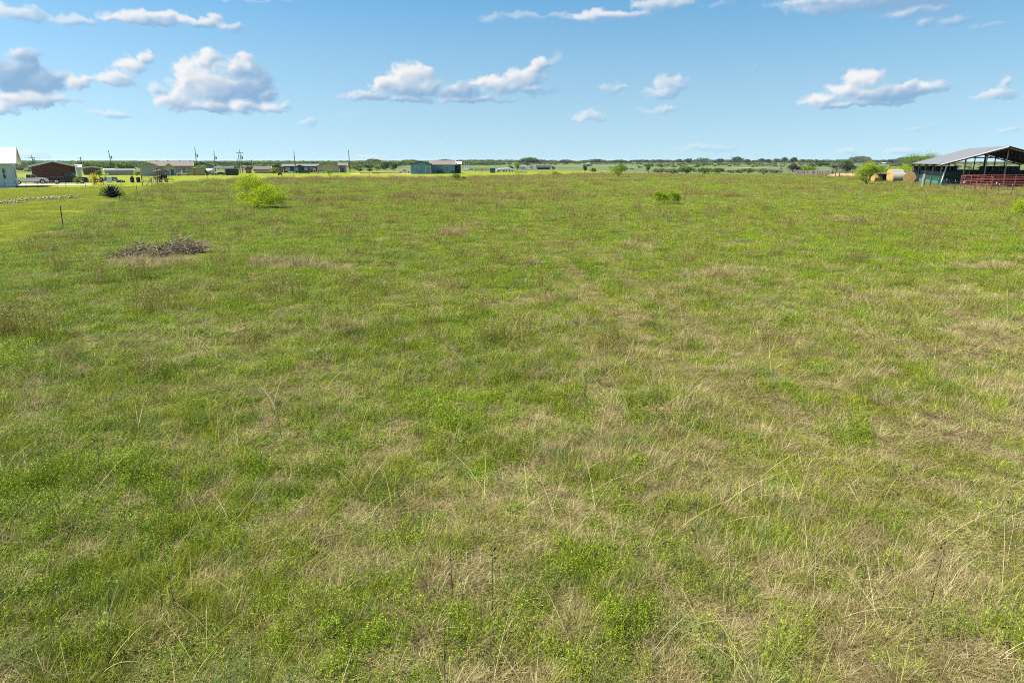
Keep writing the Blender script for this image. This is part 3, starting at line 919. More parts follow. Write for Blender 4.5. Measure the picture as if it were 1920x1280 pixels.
def place(name, label, cat, p0, p1, z=0.0, group=None):
    """Empty at the front left corner, local x along the front wall, local y away from the camera"""
    rz = math.atan2(p1[1] - p0[1], p1[0] - p0[0])
    return thing(name, label, cat, (p0[0], p0[1], z), rz, group), math.hypot(p1[0] - p0[0], p1[1] - p0[1])


def opening(parent, side, u, z, w, h, L, D, kind='window', frame=None, fill=None):
    """window or door set on a wall: side 'f' front, 'r' right end, 'l' left end"""
    fr = MB(); t = .09; pr = .05
    fr.box((0, 0, h / 2 - t / 2), (w, pr * 2, t)); fr.box((0, 0, -h / 2 + t / 2), (w, pr * 2, t))
    fr.box((-w / 2 + t / 2, 0, 0), (t, pr * 2, h - 2 * t)); fr.box((w / 2 - t / 2, 0, 0), (t, pr * 2, h - 2 * t))
    if kind == 'window': fr.box((0, 0, 0), (w - 2 * t, pr * 1.6, .05))
    o = fr.build(kind, frame or TRIM, parent)
    p = MB().box((0, .01, 0), (w - 2 * t - .002, .05, h - 2 * t - .002)).build('pane' if kind == 'window' else 'door_leaf', fill or GLASS, o)
    if side == 'f': o.location = (u, -.04, z)
    elif side == 'r': o.location = (L + .04, u, z); o.rotation_euler = (0, 0, R(90))
    else: o.location = (-.04, u, z); o.rotation_euler = (0, 0, R(-90))
    return o


def house(name, label, cat, p0, p1, D, eave, ridge, axis='x', over=.4, wall=TAN, roof=TANROOF, trim=TRIM, op=(), group=None, floor=0.0, overx=None, posts=False):
    t, L = place(name, label, cat, p0, p1, 0, group)
    overx = over if overx is None else overx
    if axis == 'x':
        prof = [(0, 0), (D, 0), (D, eave), (D / 2, ridge), (0, eave)]
        if not posts: MB().prism(prof, 0, L, axis='x').build('wall', wall, t)
        s = (ridge - eave) / (D / 2); th = .14
        for sg in (0, 1):
            a0, a1 = (-over, D / 2) if sg == 0 else (D + over, D / 2)
            z0 = eave - s * over
            pr = [(a0, z0 + .01), (a1, ridge + .01), (a1, ridge + th), (a0, z0 + th)]
            r_ = MB().prism(pr, -overx, L + overx, axis='x').build('roof_slope', roof, t)
        for x in (-overx - .03, L + overx + .03):
            for sg in (0, 1):
                a0, a1 = (-over, D / 2) if sg == 0 else (D + over, D / 2)
                z0 = eave - s * over
                MB().prism([(a0, z0 - .12), (a1, ridge - .10), (a1, ridge + .2), (a0, z0 + .18)], x - .028, x + .028, axis='x').build('fascia', trim, t)
    else:
        prof = [(0, 0), (L, 0), (L, eave), (L / 2, ridge), (0, eave)]
        if not posts: MB().prism(prof, 0, D, axis='y').build('wall', wall, t)
        s = (ridge - eave) / (L / 2); th = .14
        for sg in (0, 1):
            a0, a1 = (-over, L / 2) if sg == 0 else (L + over, L / 2)
            z0 = eave - s * over
            MB().prism([(a0, z0 + .01), (a1, ridge + .01), (a1, ridge + th), (a0, z0 + th)], -overx, D + overx, axis='y').build('roof_slope', roof, t)
        for sg in (0, 1):
            a0, a1 = (-over, L / 2) if sg == 0 else (L + over, L / 2)
            z0 = eave - s * over
            MB().prism([(a0, z0 - .14), (a1, ridge - .12), (a1, ridge + .2), (a0, z0 + .18)], -overx - .06, -overx - .004, axis='y').build('fascia', trim, t)
    if posts:
        for (x, y) in ((.08, .08), (L - .08, .08), (.08, D - .08), (L - .08, D - .08)):
            MB().box((x, y, eave / 2), (.14, .14, eave)).build('post', STEEL, t)
    for o_ in op:
        side, u, z, w, h = o_[:5]
        kw = o_[5] if len(o_) > 5 else {}
        opening(t, side, u, z, w, h, L, D, **kw)
    return t, L


DOOR = dict(kind='door', frame=TRIM, fill=BLUEDOOR)


def build_houses():
    # left edge: white house with a tall overhanging gable at its right end
    p1 = at(25.5, 351.5); p0 = (p1[0] - 15, p1[1] - 9.0)
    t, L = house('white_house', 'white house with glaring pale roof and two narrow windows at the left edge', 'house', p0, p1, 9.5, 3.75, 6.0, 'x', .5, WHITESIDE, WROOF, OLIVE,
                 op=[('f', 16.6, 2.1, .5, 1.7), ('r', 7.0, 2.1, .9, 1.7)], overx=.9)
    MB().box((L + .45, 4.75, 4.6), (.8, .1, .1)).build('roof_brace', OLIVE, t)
    # rust brown house with a low gable facing the field
    t, L = house('brown_house', 'dark rust-brown house with low white-edged gable behind the two pickups', 'house', *across(63, 145, 342.5), 12, hh(342.5, 311.5), hh(342.5, 302.5), 'y', .45, REDWOOD, WROOF, WHITE)
    t2 = house('lean_to', 'white lean-to shed against the right side of the rust-brown house', 'shed', *across(146.5, 155, 338), 5, 2.6, 3.1, 'x', .2, WHITE, WROOF, WHITE)
    house('beige_house', 'low brown house with flat tan roof beyond the rust-brown house', 'house', *across(157, 190, 328), 12, hh(328, 315.5), hh(328, 313), 'y', .6, BROWNROOF, BEIGE, BEIGE)
    house('grey_shed', 'long low grey building with pale roof left of the big tan house', 'shed', *across(198, 251, 328.5), 9, hh(328.5, 320.5), hh(328.5, 317.5), 'x', .3, GREYSIDE, GREYROOF, TRIM)
    house('white_shed', 'small white-roofed shed in front of the green trees on the left', 'shed', *across(196, 214, 325), 7, 1.0, 1.4, 'x', .3, WHITE, WROOF, TRIM)
    # big tan house: gabled wing on the left and a long roof behind
    t, L = house('tan_house', 'large tan house with long brown shingle roof and gabled grey wing', 'house', *across(282, 362, 328.5), 13, hh(328.5, 311.5), hh(328.5, 303.4), 'x', .5, TAN, TANROOF, BEIGE,
                 op=[('f', L_, 1.5, .8, 1.0) for L_ in (9.0, 10.9)])
    for x in (2.0, 5.0, 8.2, 11.0):
        MB().box((x, 6.5, hh(328.5, 303.4) + .2), (.4, .4, .3)).build('roof_vent', GREYROOF, t)
    house('house_wing', 'grey gabled end of the tan house with a white-framed window', 'house', *across(264.5, 295.5, 330), 5.4, hh(330, 309.5), hh(330, 305), 'y', .4, GREYSIDE, TANROOF, BEIGE,
          op=[('f', 4.1, 1.6, .75, 1.3)])
    house('porch', 'tan gabled porch with a blue door on the tan house', 'porch', *across(307, 330, 329.6), 2.0, hh(329.6, 315.2), hh(329.6, 307.5), 'y', .25, BEIGE, TANROOF, YTAN,
          op=[('f', 2.3, .95, 1.1, 1.7, DOOR)])
    house('carport', 'open gabled carport with brown roof behind the yellow-tan shed', 'carport', *across(361, 399, 327.4), 7, hh(327.4, 311), hh(327.4, 305.3), 'y', .3, TAN, TANROOF, DARKTRIM, posts=True)
    t, L = place('yellow_shed', 'yellow-tan boarded shed standing under the carport roof', 'shed', *across(358, 385, 329.3))
    MB().box((L / 2, 1.8, .97), (L, 3.6, 1.94)).build('wall', YTAN, t)
    MB().box((L / 2, 1.8, 2.0), (L + .2, 3.9, .1)).build('roof', BROWNROOF, t)
    MB().box((L * .27, -.03, .97), (.12, .06, 1.9)).build('batten', BROWNROOF, t)
    t, L = place('dark_shed', 'low dark board shed with pale flat roof right of the yellow-tan shed', 'shed', *across(423, 447, 329))
    MB().box((L / 2, 1.8, .9), (L, 3.6, 1.8)).build('wall', DARKSHED, t)
    MB().box((L / 2 - .6, 1.8, 1.87), (L + .9, 4.0, .1)).build('roof', GREYROOF, t)
    t, L = place('flat_canopy', 'grey flat sheet canopy between the white tank and the dark shed', 'canopy', *across(402, 440, 326))
    MB().box((L / 2, 2, 2.0), (L, 5, .1), tilt=(R(3), 0)).build('roof', GREYROOF, t)
    for x in (.1, L / 2, L - .1): MB().box((x, 0, .95), (.12, .12, 1.9)).build('post', STEEL, t)
    # middle houses
    house('low_brown_house', 'low tan house with brown roof behind the utility poles', 'house', *across(478, 508, 325), 9, hh(325, 318), hh(325, 312.5), 'x', .4, BEIGE, BROWNROOF, TRIM)
    house('gabled_brown_house', 'small brown house with dark gable left of the dark blue house', 'house', *across(508, 531, 324), 10, hh(324, 315), hh(324, 311), 'y', .4, TAN, BROWNROOF, DARKTRIM)
    house('orange_shed', 'small orange-brown shed behind the big mesquite bush', 'shed', *across(461, 472, 325), 3, 1.5, 1.85, 'y', .2, MAT('orange_brown_board', (.36, .19, .06), .8, .2, 2), BROWNROOF, DARKTRIM)
    t, L = house('dark_blue_house', 'dark blue house with grey roof and white window frames', 'house', *across(532, 596, 324), 10, hh(324, 312), hh(324, 308.3), 'x', .4, DBLUE, GREYROOF, TRIM,
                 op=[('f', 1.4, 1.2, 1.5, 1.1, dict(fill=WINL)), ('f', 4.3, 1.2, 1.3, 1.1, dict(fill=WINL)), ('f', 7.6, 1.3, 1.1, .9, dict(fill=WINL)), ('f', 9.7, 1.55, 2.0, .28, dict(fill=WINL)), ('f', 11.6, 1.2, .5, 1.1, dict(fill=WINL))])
    MB().prism([(3.9, 2.12), (7.2, 2.12), (5.55, 2.75)], -.8, 2.5, axis='y').build('porch_gable', DARKTRIM, t)
    t, L = house('tan_gable_house', 'cream house with a wide low gable right of the dark blue house', 'house', *across(597, 636, 324), 16, hh(324, 310.8), hh(324, 304.5), 'y', .5, BEIGE, TANROOF, YTAN)
    house('house_addition', 'grey side wing with porch right of the cream gabled house', 'house', *across(637, 650, 323.6), 9, hh(323.6, 310.5), hh(323.6, 306), 'x', .4, GREYSIDE, TANROOF, TRIM,
          op=[('f', 1.2, .95, .8, 1.7, dict(kind='door', fill=GLASS))])
    # blue house
    t, L = house('blue_house', 'slate-blue house wing with broad gable, nearest to the field', 'house', *across(770.5, 808, 326.2), 14, hh(326.2, 307.8), hh(326.2, 303.3), 'y', .4, BLUESIDE, BROWNROOF, DARKTRIM)
    MB().box((L * .735, -.04, 1.5), (.1, .08, 2.9)).build('downpipe', TRIM, t)
    for u in (.24, .36, .80, .93): MB().box((L * u, -.05, 2.3), (.45, .1, .2)).build('wall_vent', TRIM, t)
    t, L = house('blue_house_main', 'slate-blue house with brown roof and white window right of the broad gable', 'house', *across(808.5, 853, 325.8), 14, hh(325.8, 309.2), hh(325.8, 302), 'x', .4, BLUESIDE, TANROOF, TRIM,
                 op=[('f', 5.1, 1.6, .85, 1.3)])
    MB().box((2.8, -.6, .65), (1.7, 1.0, 1.3)).build('porch_box', DARKSHED, t)
    MB().box((L - .6, -.5, .45), (1.0, .8, .85)).build('step', DARKSHED, t)
    house('blue_gable', 'narrow slate-blue gabled end at the right of the blue house', 'house', *across(843.5, 857, 325.2), 5, hh(325.2, 309.2), hh(325.2, 304.8), 'y', .3, BLUESIDE, TANROOF, DARKTRIM,
          op=[('f', 1.15, 1.6, .55, 1.0)])
    t, L = house('white_roof_booth', 'dark booth with a domed white top beside the blue house', 'shed', *across(856.5, 864, 325.4), 3, 3.0, 3.7, 'x', .25, DARKSHED, WROOF, WHITE)
    t, L = place('deck_frame', 'white post and rail frame right of the domed white booth', 'deck', *across(866, 879, 320.5))
    for x in (0, L * .35, L * .7, L): MB().box((x, 0, 1.4), (.25, .25, 2.8)).build('post', TRIM, t)
    MB().box((L / 2, 0, .5), (L, 1.5, .5)).build('floor_beam', WHITE, t); MB().box((L / 2, 0, 1.5), (L, .12, .12)).build('rail', TRIM, t)
    # beyond
    t, L = place('blue_green_container', 'square blue-green storage box on the grass in the middle distance', 'container', *across(919, 928.6, 324.3))
    MB().box((L / 2, 1.0, .84), (L, 2, 1.58)).build('body', TEAL, t, bevel=.04)
    for k in range(7): MB().box((L * (k + .5) / 7, -.04, .84), (.07, .08, 1.4)).build('rib', TEAL, t)
    MB().box((L / 2, 1.0, .03), (L, 1.8, .06)).build('skid', DARKSHED, t)
    house('dark_barn', 'long dark barn with black roof far across the plain', 'barn', *across(1007, 1031, 318), 11, hh(318, 314.5), hh(318, 310.3), 'x', .4, DARKSHED, DARKSHED, DARKTRIM)
    house('far_white_building', 'low white building left of the far dark barn', 'building', *across(975, 985, 318.3), 9, 1.3, 1.9, 'x', .4, WHITE, GREYROOF, TRIM)
    house('far_white_shed', 'small white shed just left of the far dark barn', 'shed', *across(993, 1000, 317.6), 7, 1.3, 1.9, 'y', .3, WHITE, WROOF, TRIM)
    for (a, b, y, hgt, lab) in ((574, 592, 307, 6, 'bright white roof far away above the dark blue house'), (417, 431, 307.5, 5, 'white roofed building far behind the utility poles'), (476, 483, 305.6, 4, 'tiny white far building left of centre on the hazy plain'),
                                (541, 550, 307.4, 4, 'distant pale roof above the dark blue house'), (648, 656, 305.4, 6, 'distant white building right of the cream gable'), (738, 748, 307.5, 4, 'distant pale roof left of the blue house'),
                                (1100, 1107, 308.3, 3.5, 'tiny white roof below the far treeline'), (1654, 1661, 308.0, 5, 'distant white building between two hazy woods'), (120, 133, 305.0, 8, 'distant pale roofs on the hazy plain behind the rust-brown house')):
        house('distant_building', lab, 'building', *across(a, b, y), 16, hgt * .25, hgt * .40, 'x', .5, WHITE, WROOF, TRIM, group='white buildings far across the plain')


# ------------------------------------------------------------------ vehicles
def wheel(parent, x, y, r=.40):
    seg = 20
    pts = [(r * math.cos(2 * math.pi * k / seg), r * math.sin(2 * math.pi * k / seg)) for k in range(seg)]
    o = MB().prism(pts, -.12, .12).build('wheel', TYRE, parent, bevel=.03)
    o.location = (x, y, r)
    s = -1 if y < 0 else 1
    rim = MB().prism([(p[0] * .6, p[1] * .6) for p in pts], s * .125, s * .135).build('rim', CHROME, o)
    hub = MB().prism([(p[0] * .15, p[1] * .15) for p in pts], s * .136, s * .16).build('hub_cap', TYRE, o)
    return o


def vehicle(label, cat, px, py, facing, kind='pickup', paint=WHITEP, rot=0.0, name=None, length=5.7, wpx=None):
    x, y = at(px, py)
    t = thing(name or kind, label, cat, (x, y, 0), (0 if facing > 0 else math.pi) + R(rot) + math.atan2(-x, y))
    l = length / 2; w = .96; r = .40; xf, xr = l * .66, -l * .62

    def arch(xc):
        return [(xc + .50 * math.cos(a), r + .50 * math.sin(a)) for a in np.linspace(-.25, math.pi + .25, 9)]
    low = .42
    top = 1.12
    prof = [(-l, low + .1), (-l + .03, top)]
    if kind == 'pickup': prof += [(-l * .22, top), (-l * .22, top + .02)]
    prof += [(l * .42, top + .04), (l * .93, top - .06), (l, top - .25), (l, low)]
    prof += [(p[0], max(p[1], low)) for p in arch(xf)] + [(p[0], max(p[1], low)) for p in arch(xr)]
    body = MB().prism(prof, -w, w).build('body', paint, t, bevel=.04)
    if kind == 'pickup':
        c = [(-l * .22, top), (-l * .19, 1.72), (-l * .12, 1.82), (l * .20, 1.82), (l * .25, 1.76), (l * .44, top + .03)]
        MB().box((-l * .61, 0, top + .012), (l * .7, w * 1.7, .03)).build('cargo_bed', DARKSHED, t)
    elif kind == 'suv':
        c = [(-l * .97, top), (-l * .90, 1.74), (-l * .8, 1.80), (l * .20, 1.80), (l * .25, 1.74), (l * .46, top + .03)]
    else:
        c = [(-l * .80, top - .2), (-l * .50, 1.40), (-l * .4, 1.46), (l * .12, 1.46), (l * .18, 1.42), (l * .48, top - .16)]
    cabin = MB().prism(c, -w * .86, w * .86).build('cab', paint, t, bevel=.05)
    # side windows in the cab, one on each side of the door post
    zt = max(p[1] for p in c) - .10; zb = top + .06 if kind != 'sedan' else 1.02
    x0, x1 = c[1][0] + .10, c[4][0]
    xm = (x0 + x1 + .25) / 2
    for s in (-1, 1):
        for (a, b, sl) in ((x0, xm - .06, 0), (xm + .06, x1 - .05, .42)):
            q = [(a - .04, zb), (b + sl, zb), (b, zt), (a, zt)]
            MB().prism(q, s * w * .865, s * w * .90).build('side_window', GLASS, t)
    dx, dz = c[5][0] - c[4][0], c[5][1] - c[4][1]
    n = math.hypot(dx, dz); ox, oz = -dz / n * .02, dx / n * .02
    MB().prism([(c[4][0] + .08 * dx + ox, c[4][1] + .08 * dz + oz), (c[5][0] - .12 * dx + ox, c[5][1] - .12 * dz + oz), (c[5][0] - .12 * dx - ox, c[5][1] - .12 * dz - oz), (c[4][0] + .08 * dx - ox, c[4][1] + .08 * dz - oz)], -w * .78, w * .78).build('windscreen', GLASS, t)
    for s in (-1, 1):
        for xx in (xf, xr): wheel(t, xx, s * (w - .10))
        MB().box((l - .03, s * .72, top - .30), (.10, .36, .17)).build('headlight', CHROME, t)
        MB().box((-l + .03, s * .84, top - .22), (.12, .16, .34)).build('tail_light', REDL, t)
        MB().box((l * .36, s * (w + .08), top + .12), (.14, .18, .16)).build('mirror', paint, t)
    MB().box((l + .04, 0, low + .1), (.16, w * 1.9, .22)).build('front_bumper', CHROME, t)
    MB().box((-l - .04, 0, low + .14), (.16, w * 1.9, .20)).build('rear_bumper', CHROME, t)
    MB().box((0, 0, low - .03), (length * .9, w * 1.5, .16)).build('chassis', TYRE, t)
    if wpx: t.scale = [wpx / (1280.0 / (y * CP + CAM_H * SP)) * math.cos(math.atan2(x, y)) / length] * 3
    return t


def build_vehicles():
    vehicle('silver-tan pickup parked between the white house and the rust-brown house', 'pickup', 57, 345.0, 1, 'pickup', SILVERP, 2, length=5.9, wpx=70)
    vehicle('black pickup with a red tail lamp parked in front of the rust-brown house', 'pickup', 130.5, 344.6, 1, 'pickup', BLACKP, -3, length=5.9, wpx=74)
    vehicle('white car parked by the blue porch door of the tan house', 'car', 345, 329.4, -1, 'suv', WHITEP, 12, name='parked_suv', length=5.6, wpx=28)
    vehicle('dark car with pale roof parked beside the dark board shed', 'car', 413, 329.2, -1, 'sedan', MAT('dark_blue_car_paint', (.03, .05, .08), .3, .1, 1), 5, name='parked_car', length=4.7, wpx=22)
    vehicle('white crew-cab pickup parked left of the blue house', 'pickup', 759, 325.0, -1, 'pickup', WHITEP, 0, length=5.9, wpx=23)
    vehicle('dark green pickup parked in front of the dark blue house', 'pickup', 570, 326.0, 1, 'pickup', GREENP, -4, length=5.8, wpx=23)
    vehicle('silver car parked in front of the cream gabled house', 'car', 602.5, 325.2, 1, 'suv', SILVERP, 0, name='parked_car', length=5.2, wpx=17)
    vehicle('white car beside the blue-green storage box', 'car', 939, 322.6, -1, 'sedan', WHITEP, 8, name='parked_car', length=4.8, wpx=17)
    vehicle('silver van behind the boat trailer in the middle distance', 'van', 955, 322.2, 1, 'suv', MAT('lilac_car_paint', (.46, .42, .50), .35, .06, 1), -5, name='parked_van', length=5.2, wpx=18)
    vehicle('small white car parked below the dark blue porch', 'car', 546.5, 325.3, 1, 'sedan', WHITEP, 0, name='parked_car', length=4.6, wpx=13)
    # white boat on a trailer
    x, y = at(946.5, 323.6)
    t = thing('boat', 'upturned white boat hull lying on trestles beside the silver van', 'boat', (x, y, 0), R(4))
    hull = MB().prism([(-3, .9), (-2.6, 1.5), (1.5, 1.75), (3.2, 1.3), (2.6, .9)], -.9, .9).build('hull', WHITEP, t, bevel=.25)
    for s in (-1.8, 1.6):
        MB().box((s, 0, .45), (.15, 1.6, .9)).build('trestle', RUST, t)
    # white rounded tank
    x, y = at(394, 328.8)
    t = thing('white_tank', 'rounded white tank between the yellow-tan shed and the grey canopy', 'tank', (x, y, 0)); t.scale = (.68, .68, .68)
    pts = [(2.0 * math.cos(a), 1.55 + 1.3 * math.sin(a)) for a in np.linspace(0, 2 * math.pi, 24, endpoint=False)]
    MB().prism(pts, -1.2, 1.2).build('shell', WHITEP, t, bevel=.3, smooth=True)
    for s in (-1.2, 1.2): MB().box((s, 0, .25), (.25, 2.0, .5)).build('stand', STEEL, t)
    # four wheeler / red-black tractor
    x, y = at(525.5, 329.3)
    t = thing('lawn_tractor', 'black and red lawn tractor with a roof on the bright mown grass', 'tractor', (x, y, 0), R(100)); t.scale = (.68, .68, .68)
    MB().prism([(-1.1, .5), (1.2, .5), (1.3, 1.2), (.3, 1.3), (-.2, .95), (-1.0, 1.0)], -.45, .45).build('body', BLACKP, t, bevel=.06)
    MB().box((-.4, 0, 2.15), (1.5, 1.3, .08)).build('canopy', RUST, t)
    for a, b in ((-1, -.5), (-1, .5), (.2, -.5), (.2, .5)): MB().tube([(a, b, .9), (a * .9, b, 2.12)], .03).build('canopy_post', STEEL, t)
    for a, b, r_ in ((-.8, -.62, .55), (-.8, .62, .55), (.85, -.6, .4), (.85, .6, .4)): wheel(t, a, b, r_)
    MB().box((-.65, 0, 1.2), (.5, .6, .5)).build('seat', REDL, t)


build_houses()
build_vehicles()

# ------------------------------------------------------------------ trees and shrubs
LEAFMATS = {'mesq': (MESQ, .13, .32), 'yel': (YELB, .13, .32), 'oak': (OAKM, .26, .6), 'green': (GRNM, .24, .55), 'juni': (JUNM, .16, .45), 'brush': (BRSM, .17, .4)}


def crown_geo(rng, blobs, n, leaf, asp, droop=0.0, clump=.22):
    """leaves in sprays round the shells of the blobs, with gaps between the sprays"""
    C, A = [], []
    w = np.array([b[3] * b[4] * b[5] for b in blobs]) ** .66; w /= w.sum()
    for b, k in zip(blobs, w):
        m = max(3, int(n * k / 14))
        d = rng.normal(0, 1, (m, 3)); d /= np.linalg.norm(d, axis=1)[:, None]
        d[:, 2] = np.where(d[:, 2] < -.55, -d[:, 2], d[:, 2])
        rr = rng.uniform(.55, 1.08, m)[:, None]
        c = np.array(b[:3]) + d * rr * np.array(b[3:6])
        s = clump * min(b[3:6])
        for _ in range(14):
            C.append(c + rng.normal(0, s, (m, 3)) * np.array([1, 1, .75]))
            A.append(np.clip(.5 + .22 * rng.normal(0, 1, m) * 0 + np.repeat(0, m), 0, 1))
        tone = rng.uniform(0, 1, m)
        A[-14:] = [np.clip(tone * .6 + rng.uniform(0, .4, m), 0, 1) for _ in range(14)]
    C = np.concatenate(C); A = np.concatenate(A)
    C[:, 2] = np.maximum(C[:, 2], .03)
    V, F, _ = leaves(rng, C, leaf, .2 + droop, asp=asp)
    return V, F, np.repeat(A, 4)


def limbs(rng, blobs, rad, x0=0, y0=0):
    mb = MB()
    for i, b in enumerate(blobs):
        top = Vector((b[0], b[1], b[2] + b[5] * .3)); a = Vector((x0 + rng.uniform(-.05, .05), y0, -.05))
        mid = a.lerp(top, .45) + Vector((rng.uniform(-.15, .15), rng.uniform(-.15, .15), .1)) * top.z * .5
        r_ = rad * (1 if i == 0 else .6)
        mb.tube([a, a.lerp(mid, .5), mid, top], [r_, r_ * .8, r_ * .55, r_ * .2], 5)
        for _ in range(3):
            e = top + Vector((rng.uniform(-1, 1) * b[3], rng.uniform(-1, 1) * b[4], rng.uniform(0, .7) * b[5])) * .8
            mb.tube([mid, mid.lerp(e, .55) + Vector((0, 0, .1)), e], [r_ * .4, r_ * .25, r_ * .08], 4)
    return mb


def plant(name, label, cat, px, py, wpx, hpx, style='mesq', n=900, seed=0, nb=5, group=None, lift=.0, leaf=None, blobs=None, trunk=.06, clump=.22, asp=None):
    x, y = at(px, py)
    rng = np.random.default_rng(seed + int(px * 7 + py))
    W = wpx / 1280.0 * (y * CP + CAM_H * SP); Hh = sc(px, py - hpx, y)[2]
    z0 = hz1(x, y) if y < 75 else 0
    t = thing(name, label, cat, (x, y, z0), 0, group)
    m, ls, as_ = LEAFMATS[style]
    if blobs is None:
        blobs = []
        for i in range(nb):
            a = rng.uniform(-1, 1); rb = rng.uniform(.20, .42) if nb < 9 else rng.uniform(.10, .26)
            zc = lift + (1 - lift) * rng.uniform(.35, .74) * (1 - .25 * a * a)
            blobs.append((a * W * .30, rng.uniform(-.25, .25) * W, zc * Hh, rb * W * .8, rb * W * .8, min(.36, 1 - zc + .04, zc * .9) * Hh))
    else:
        blobs = [(b[0] * W, b[1] * W, b[2] * Hh, b[3] * W, b[4] * W, b[5] * Hh) for b in blobs]
    if leaf is None: leaf = max(ls, y * .0012)
    V, F, A = crown_geo(rng, blobs, n, leaf, asp or as_, clump=clump)
    V[:, 2] = np.minimum(V[:, 2], Hh * 1.12)
    me = npmesh(name + '_crown', V, F, {'v': A}); link('crown', me, m, t)
    limbs(rng, blobs, max(trunk, trunk * Hh / 2.2)).build('trunk', BARK, t)
    return t


def build_plants():
    P = plant
    # the large double-crowned mesquite in the field
    P('mesquite_bush', 'large bright yellow-green mesquite bush with two crowns standing in the rough field', 'bush', 484, 391, 96, 65, 'yel', 17000, 1, leaf=.115, trunk=.035, clump=.20,
      blobs=[(.20, 0, .34, .34, .30, .33), (-.22, .25, .72, .27, .24, .22), (-.30, .1, .26, .17, .2, .20), (.38, -.1, .24, .16, .2, .2), (-.02, .2, .52, .2, .2, .2), (-.36, .3, .58, .13, .15, .14), (.1, -.1, .2, .3, .25, .18)])
    P('mesquite_bush', 'low wide lime-green bush alone in the right middle of the rough field', 'bush', 1249, 384, 50, 27, 'yel', 5000, 2, leaf=.11, trunk=.03,
      blobs=[(.2, 0, .5, .25, .25, .45), (-.15, .1, .45, .2, .2, .4), (-.36, 0, .5, .14, .15, .4), (.38, 0, .45, .12, .15, .35)])
    P('mesquite_tree', 'bright lime-green mesquite tree with a slanting trunk left of the hay bales', 'tree', 1625, 346, 40, 42, 'yel', 8000, 3, leaf=.17, trunk=.07,
      blobs=[(0, 0, .72, .34, .30, .26), (-.3, .1, .5, .24, .25, .24), (.28, 0, .52, .24, .25, .24), (-.32, 0, .22, .16, .2, .18), (.42, .1, .62, .15, .2, .18), (0, .1, .48, .25, .25, .2)])
    P('juniper_tree', 'dark brownish juniper with broad crown left of the lime mesquite tree', 'tree', 1586, 326, 40, 20, 'juni', 3200, 4, nb=6, trunk=.06)
    P('green_tree', 'bright green treetop rising behind the dark juniper', 'tree', 1588, 322, 20, 21, 'green', 1800, 5, nb=4, lift=.3)
    P('mesquite_tree', 'big yellow-green mesquite tree behind the low end of the barn roof', 'tree', 1727, 333, 62, 47, 'mesq', 8000, 6, nb=8, trunk=.07, lift=.15)
    P('mesquite_thicket', 'yellow-green thicket reaching from the hay bales back towards the barn', 'bush', 1690, 330, 60, 20, 'yel', 4200, 7, nb=8)
    P('mesquite_thicket', 'dull green thicket behind the lime mesquite tree', 'bush', 1652, 328, 34, 17, 'green', 2200, 8, nb=6)
    P('shrub', 'yellow-green bush at the right edge in front of the red corral panels', 'bush', 1914, 407, 36, 33, 'yel', 2600, 9, leaf=.10, trunk=.02)
    # far side of the field
    P('mesquite_bush', 'small round lime bush in front of the right end of the blue house', 'bush', 855, 339, 20, 13, 'mesq', 1800, 10, nb=4)
    P('shrub', 'tiny green seedling bush right of the round lime bush', 'bush', 870, 337.5, 7, 6, 'green', 300, 11, nb=3)
    P('mesquite_bush', 'leafy yellow-green bush left of the lawn tractor', 'bush', 512, 326.5, 19, 12, 'mesq', 1600, 12, nb=5)
    P('young_tree', 'small round-headed green tree with thin trunk on the mown grass before the cream house', 'tree', 617.5, 332, 14, 13, 'mesq', 1200, 13, nb=4, lift=.35)
    P('mesquite_bush', 'low lime bush in front of the far dark barn', 'bush', 1040.5, 330.5, 21, 8, 'mesq', 1300, 14, nb=5)
    P('young_tree', 'thin green sapling just left above the low lime bush', 'tree', 1037, 322, 6, 12, 'green', 400, 15, nb=3)
    P('young_tree', 'bright green tree beside a dark bush right of the lilac van', 'tree', 969.5, 321, 12, 16, 'mesq', 1200, 16, nb=4)
    P('bush', 'dark bush left of the bright tree by the lilac van', 'bush', 959.5, 320.5, 12, 9, 'oak', 700, 17, nb=4)
    P('young_tree', 'slim dark green upright tree left of the two round bushes at mid-right', 'tree', 1096.5, 324, 9, 16, 'green', 1000, 18, nb=4)
    P('bush', 'small dull green bush right of the slim upright tree', 'bush', 1111, 323.5, 15, 9, 'green', 800, 19, nb=4)
    P('mesquite_bush', 'broad bright bush with bare stems at the back edge of the field', 'bush', 1160, 332.5, 33, 22, 'mesq', 3400, 20, nb=6, lift=.2)
    P('young_tree', 'dark narrow tree with a tufted top right of the broad bright bush', 'tree', 1216, 325, 9, 15, 'green', 900, 21, nb=4, lift=.25)
    P('oak_tree', 'dark round oak beside the white pickup left of the blue house', 'tree', 739, 320.5, 15, 13, 'oak', 1600, 22, nb=4)
    P('oak_tree', 'dark green oak left of the round oak by the white pickup', 'tree', 722, 319, 19, 13, 'oak', 1600, 23, nb=5)
    P('bush', 'light green bushes left of the two dark oaks', 'bush', 706, 320.5, 18, 11, 'mesq', 1100, 24, nb=5)
    P('bush', 'low pale green bush nearest the yellow lumber pile', 'bush', 692, 322, 14, 7, 'green', 700, 25, nb=4)
    P('bush', 'yellowish bush right of the tall pole at the cream house', 'bush', 664, 320, 20, 9, 'mesq', 1100, 26, nb=5)
    P('bush', 'dark low hedge right of the yellowish bush by the tall pole', 'bush', 676, 321.5, 12, 5, 'oak', 500, 27, nb=4)
